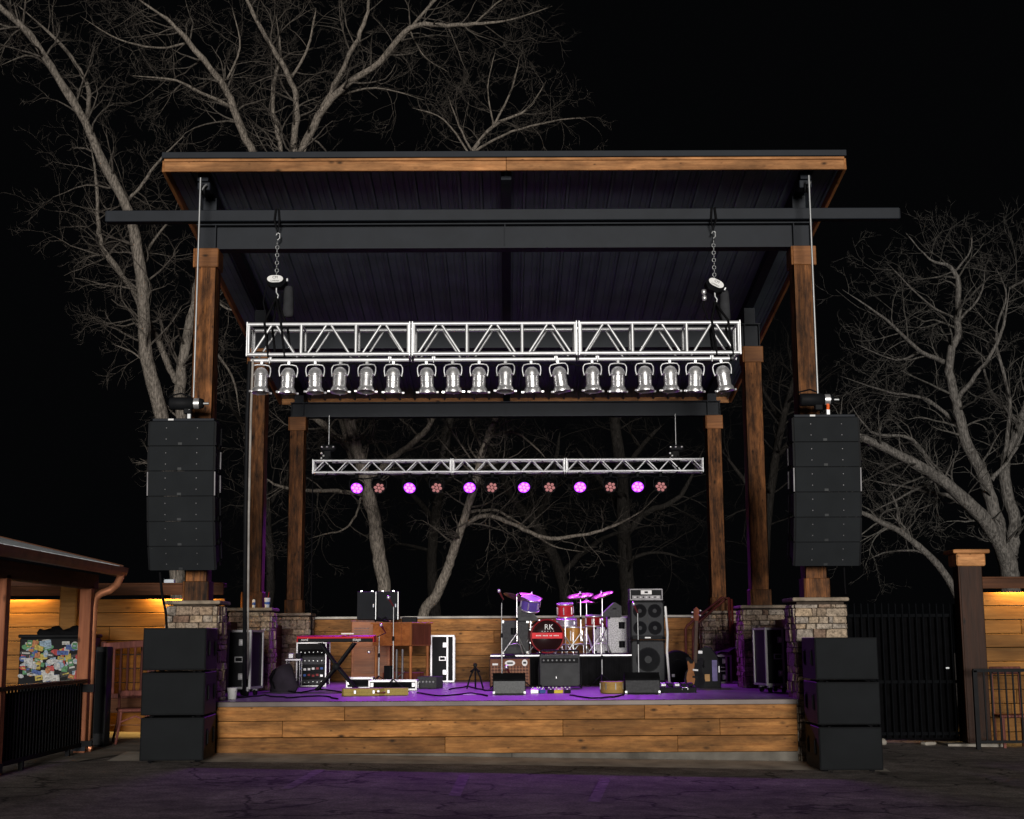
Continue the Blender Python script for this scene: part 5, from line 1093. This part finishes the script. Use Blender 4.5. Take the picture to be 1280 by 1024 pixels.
# loose cables on the floor
for i, pts_ in enumerate((((300, 872), (330, 869), (360, 872), (400, 870), (428, 874)), ((345, 862), (375, 866), (400, 861), (430, 866), (460, 861)), ((520, 866), (550, 870), (590, 866), (616, 871)), ((712, 869), (740, 873), (765, 871), (785, 868)), ((560, 862), (585, 858), (606, 863), (640, 862)))):
    ps = [PZ(x, y, DECK+.012) for x, y in pts_]; dn = []
    for k in range(len(ps)-1):
        for q_ in range(5): f_ = q_/5; dn.append(ps[k].lerp(ps[k+1], f_)+Vector((rnd.uniform(-.02, .02), .10*math.sin(k*2+q_*1.2), 0)))
    lab = ('black cable trailing from the flight case to the guitar case', 'black cable under the X stand', 'black cable between the guitar case and the pale wedge', 'black cable from the pedals past the hand drum', 'black cable around the small guitar stand')[i]
    tag(MB().tube(dn, .011, 5).build('floor_cable', BLACKM), lab, 'cable')
t = thing('paper_sheet', 'white set list paper on the floor before the guitar stand', 'paper', at(586, 20.7)); bx('sheet', WHITE, t, (0, 0, .003), (.22, .30, .003), (0, 0, R(12)))

# ================================================================== TREES
def smooth(pts, rad, sub=4):
    out = []; rr = []; n = len(pts)
    for i in range(n-1):
        p0, p1, p2, p3 = pts[max(i-1, 0)], pts[i], pts[i+1], pts[min(i+2, n-1)]
        for k in range(sub):
            t = k/sub; t2 = t*t; t3 = t2*t
            out.append(.5*((2*p1)+(p2-p0)*t+(2*p0-5*p1+4*p2-p3)*t2+(3*p1-p0-3*p2+p3)*t3)); rr.append(rad[i]+(rad[i+1]-rad[i])*t)
    out.append(pts[-1]); rr.append(rad[-1]); return out, rr
def grow(mb, p, d, L, r, depth, tr, up):
    n = 6 if depth > 1 else 5; pts = [p]; rad = [r]; q = p.copy(); d = d.normalized()
    bend = Vector((tr.gauss(0, 1), tr.gauss(0, 1), tr.gauss(0, 1)))*.10
    for i in range(n):
        d = (d+bend+Vector((tr.gauss(0, .16), tr.gauss(0, .16), tr.gauss(0, .16)+up))).normalized(); q = q+d*(L/n); pts.append(q); rad.append(r*(1-.75*(i+1)/n))
    mb.tube(pts, rad, 4 if depth > 1 else 3, False)
    if depth <= 0: return
    for k in range(tr.randint(2, 4)):
        i = tr.randint(2, n); pd = (pts[i]-pts[i-1]).normalized()
        side = pd.cross(Vector((tr.gauss(0, 1), tr.gauss(0, 1), tr.gauss(0, 1)))).normalized()
        grow(mb, pts[i], pd*.75+side*tr.uniform(.4, .95), L*tr.uniform(.4, .68), max(rad[i]*.66, .0038), depth-1, tr, up)
def tree(name, label, Y, limbs, bark, twig, seed, depth=3, dens=1.0, tl=1.7, up=.03, grp=None):
    tr = random.Random(seed); b = limbs[0][0][0]; bp = P(b[0], b[1], Y); base = Vector((bp.x, bp.y, min(bp.z, gz(bp.x)+.02)))
    t = thing(name, label, 'tree', base, 0, grp); tw = MB(); mk = 0
    for li, (pts, r0, r1) in enumerate(limbs):
        ws = []
        for i, q in enumerate(pts):
            dy = q[2] if len(q) > 2 else (0 if i == 0 and li == 0 else (li*37 % 11-5)*.18*i/len(pts)*2.2)
            ws.append(P(q[0], q[1], Y+dy)-base)
        if li == 0: ws.insert(0, Vector((ws[0].x, ws[0].y, -.05)))
        rad = [r0+(r1-r0)*i/(len(ws)-1) for i in range(len(ws))]
        if li == 0: rad[0] = r0*1.15
        sp, sr = smooth(ws, rad, 5); nl = len(sr)
        if li: sr = [r_*min(1, (1-i/(nl-1))*3.2+.16) for i, r_ in enumerate(sr)]; sp = [v+Vector((tr.gauss(0, 1), tr.gauss(0, 1), tr.gauss(0, .6)))*min(.022, sr[i]*.3) for i, v in enumerate(sp)]
        lm = MB().tube(sp, sr, 12 if r0 > .09 else 7)
        lm.v = [tuple(Vector(v)+Vector((tr.gauss(0, 1), tr.gauss(0, 1), tr.gauss(0, 1)))*min(.014, r1*.16)) for v in lm.v]
        lm.build('trunk' if li == 0 else 'limb', bark, t)
        L_ = sum((sp[i+1]-sp[i]).length for i in range(len(sp)-1)); nb = int(L_*2.4*dens)+2
        for k in range(nb):
            f_ = tr.uniform(.12, 1) if li else tr.uniform(.35, 1); i = min(int(f_*(len(sp)-1)), len(sp)-2); pd = (sp[i+1]-sp[i]).normalized()
            side = pd.cross(Vector((tr.gauss(0, 1), tr.gauss(0, 1), tr.gauss(0, 1)))).normalized()
            grow(tw, sp[i], pd*.6+side, tl*tr.uniform(.5, 1.2), max(.006, min(.032, sr[i]*.45)), depth, tr, up)
    c = tw.build('crown', twig, t); return t
tree('bare_tree', 'big pale bare tree with spreading limbs rising above the roof', 32.5, [
    ([(484, 790), (481, 740), (473, 690), (466, 640), (456, 600), (447, 565), (438, 530), (425, 470), (405, 380), (385, 290), (374, 230), (366, 186)], .175, .10),
    ([(385, 290), (345, 230), (312, 184), (291, 134), (279, 107), (237, 53), (208, 24), (160, -10)], .11, .05),
    ([(366, 186), (371, 137), (362, 95), (333, 47), (309, 0), (300, -30)], .085, .04),
    ([(376, 215), (380, 181), (416, 122), (475, 77), (511, 36), (560, 32), (594, 30), (641, 24), (690, 8)], .105, .02),
    ([(400, 145), (418, 108), (439, 65), (457, 24), (463, -20)], .075, .035),
    ([(360, 230), (350, 178), (341, 119), (350, 71), (345, 20)], .07, .03),
    ([(291, 134), (255, 118), (220, 101), (166, 95)], .05, .02),
    ([(475, 77), (500, 50), (540, 5), (560, -20)], .05, .03),
    ([(447, 565), (420, 545), (398, 524), (370, 480)], .10, .06), ([(440, 575), (432, 545), (425, 520)], .09, .07),
    ([(458, 605), (485, 578), (512, 556), (534, 535), (542, 520), (560, 470)], .085, .05),
    ([(455, 618), (420, 614), (385, 613), (350, 608), (320, 590)], .055, .03),
    ([(452, 622), (444, 645), (430, 662), (405, 668), (385, 674)], .03, .012),
    ([(365, 95), (385, 60), (395, 10)], .04, .02), ([(416, 122), (470, 110), (530, 125)], .03, .01), ([(279, 107), (300, 60), (290, 10)], .03, .012), ([(237, 53), (200, 60), (150, 50), (100, 20)], .035, .012), ([(594, 30), (620, 5), (650, -15)], .025, .01), ([(511, 36), (530, 70), (560, 90)], .02, .008)], BARK_A, TWIG_A, 3, 3, 1.25, 1.35)
tree('bare_tree', 'slanting bare tree behind the stage wall with one long drooping branch', 31.0, [
    ([(528, 775), (545, 745), (560, 710), (567, 688), (580, 650), (592, 610), (602, 570), (612, 540), (620, 515), (625, 420), (605, 300), (590, 190)], .125, .04),
    ([(578, 660), (605, 645), (640, 655), (680, 672), (720, 670), (760, 660), (800, 640), (832, 608)], .06, .018), ([(585, 640), (620, 638), (650, 655), (690, 682), (730, 690)], .04, .012),
    ([(610, 548), (640, 540), (668, 558), (688, 580)], .035, .012), ([(590, 190), (617, 157), (659, 137), (683, 101)], .05, .015), ([(590, 190), (575, 160), (560, 120)], .03, .012), ([(617, 157), (640, 110), (650, 70)], .03, .01), ([(603, 560), (590, 535), (588, 520)], .03, .02), ([(590, 190), (640, 165), (700, 150), (735, 148)], .035, .01), ([(588, 195), (555, 150), (515, 135)], .025, .01), ([(617, 157), (610, 110), (620, 60)], .022, .008)], BARK_A, TWIG_A, 11, 3, 1.1, 1.1)
tree('bare_tree', 'tall forked bare tree standing behind the line array near the bar', 30.5, [
    ([(226, 790), (220, 700), (212, 600), (202, 520), (184, 451), (180, 400), (178, 356), (169, 297), (157, 255), (128, 202), (107, 154), (71, 95), (36, 42), (0, 9), (-30, -20)], .19, .05),
    ([(215, 640), (226, 560), (225, 499), (231, 434), (249, 344), (268, 270)], .15, .08), ([(224, 480), (202, 440), (172, 374), (128, 309), (122, 267), (119, 214), (113, 180)], .08, .03),
    ([(107, 154), (112, 119), (95, 80), (60, 40), (20, 5)], .06, .025), ([(157, 255), (175, 235), (200, 200), (230, 170)], .045, .02), ([(175, 330), (200, 290), (240, 250)], .04, .02), ([(71, 95), (40, 70), (0, 82)], .03, .015), ([(185, 455), (165, 440), (140, 430)], .03, .01), ([(238, 400), (262, 430), (290, 470), (300, 520)], .04, .02), ([(250, 340), (275, 380), (300, 390)], .035, .015)], BARK_C, TWIG_A, 5, 3, 1.0, 1.3)
tree('bare_tree', 'wide ash grey bare tree beyond the gate post', 29.0, [
    ([(1266, 790), (1262, 720), (1255, 690), (1236, 657), (1206, 625), (1173, 597), (1135, 575), (1080, 548), (1040, 535)], .24, .05),
    ([(1250, 682), (1239, 625), (1212, 559), (1195, 504), (1187, 455), (1198, 400), (1193, 340), (1162, 324), (1132, 291)], .15, .02), ([(1262, 700), (1266, 657), (1255, 581), (1277, 526), (1290, 460)], .16, .06),
    ([(1187, 455), (1151, 439), (1108, 400), (1053, 362)], .06, .012), ([(1230, 648), (1190, 622), (1150, 613), (1085, 600)], .06, .02), ([(1206, 540), (1160, 500), (1110, 490), (1050, 470)], .05, .012), ([(1195, 500), (1220, 470), (1250, 420), (1262, 360)], .06, .02), ([(1193, 340), (1212, 315), (1215, 290)], .025, .01), ([(1275, 530), (1240, 490), (1225, 440)], .05, .02), ([(1240, 600), (1270, 560), (1290, 500)], .05, .02), ([(1173, 597), (1140, 550), (1090, 540), (1060, 500)], .05, .014), ([(1198, 400), (1160, 380), (1110, 330)], .03, .01), ([(1255, 581), (1262, 500), (1245, 420), (1258, 370), (1245, 335)], .05, .012), ([(1262, 360), (1285, 345), (1292, 310)], .03, .01), ([(1151, 439), (1120, 450), (1070, 430)], .025, .01), ([(1198, 400), (1225, 370), (1232, 330)], .03, .01), ([(1135, 575), (1100, 590), (1050, 620)], .03, .01), ([(1173, 597), (1130, 620), (1090, 640)], .035, .012)], BARK_D, TWIG_D, 9, 3, 1.05, 1.15)
tree('bare_tree', 'crooked ash grey bare tree rising behind the black gate', 28.0, [
    ([(1206, 790), (1197, 748), (1173, 707), (1130, 668), (1105, 655), (1075, 640), (1040, 630)], .10, .03), ([(1140, 676), (1125, 655), (1120, 630), (1110, 610)], .04, .015), ([(1173, 707), (1150, 690), (1110, 690), (1085, 700)], .03, .012)], BARK_D, TWIG_D, 21, 3, .9, 1.0)
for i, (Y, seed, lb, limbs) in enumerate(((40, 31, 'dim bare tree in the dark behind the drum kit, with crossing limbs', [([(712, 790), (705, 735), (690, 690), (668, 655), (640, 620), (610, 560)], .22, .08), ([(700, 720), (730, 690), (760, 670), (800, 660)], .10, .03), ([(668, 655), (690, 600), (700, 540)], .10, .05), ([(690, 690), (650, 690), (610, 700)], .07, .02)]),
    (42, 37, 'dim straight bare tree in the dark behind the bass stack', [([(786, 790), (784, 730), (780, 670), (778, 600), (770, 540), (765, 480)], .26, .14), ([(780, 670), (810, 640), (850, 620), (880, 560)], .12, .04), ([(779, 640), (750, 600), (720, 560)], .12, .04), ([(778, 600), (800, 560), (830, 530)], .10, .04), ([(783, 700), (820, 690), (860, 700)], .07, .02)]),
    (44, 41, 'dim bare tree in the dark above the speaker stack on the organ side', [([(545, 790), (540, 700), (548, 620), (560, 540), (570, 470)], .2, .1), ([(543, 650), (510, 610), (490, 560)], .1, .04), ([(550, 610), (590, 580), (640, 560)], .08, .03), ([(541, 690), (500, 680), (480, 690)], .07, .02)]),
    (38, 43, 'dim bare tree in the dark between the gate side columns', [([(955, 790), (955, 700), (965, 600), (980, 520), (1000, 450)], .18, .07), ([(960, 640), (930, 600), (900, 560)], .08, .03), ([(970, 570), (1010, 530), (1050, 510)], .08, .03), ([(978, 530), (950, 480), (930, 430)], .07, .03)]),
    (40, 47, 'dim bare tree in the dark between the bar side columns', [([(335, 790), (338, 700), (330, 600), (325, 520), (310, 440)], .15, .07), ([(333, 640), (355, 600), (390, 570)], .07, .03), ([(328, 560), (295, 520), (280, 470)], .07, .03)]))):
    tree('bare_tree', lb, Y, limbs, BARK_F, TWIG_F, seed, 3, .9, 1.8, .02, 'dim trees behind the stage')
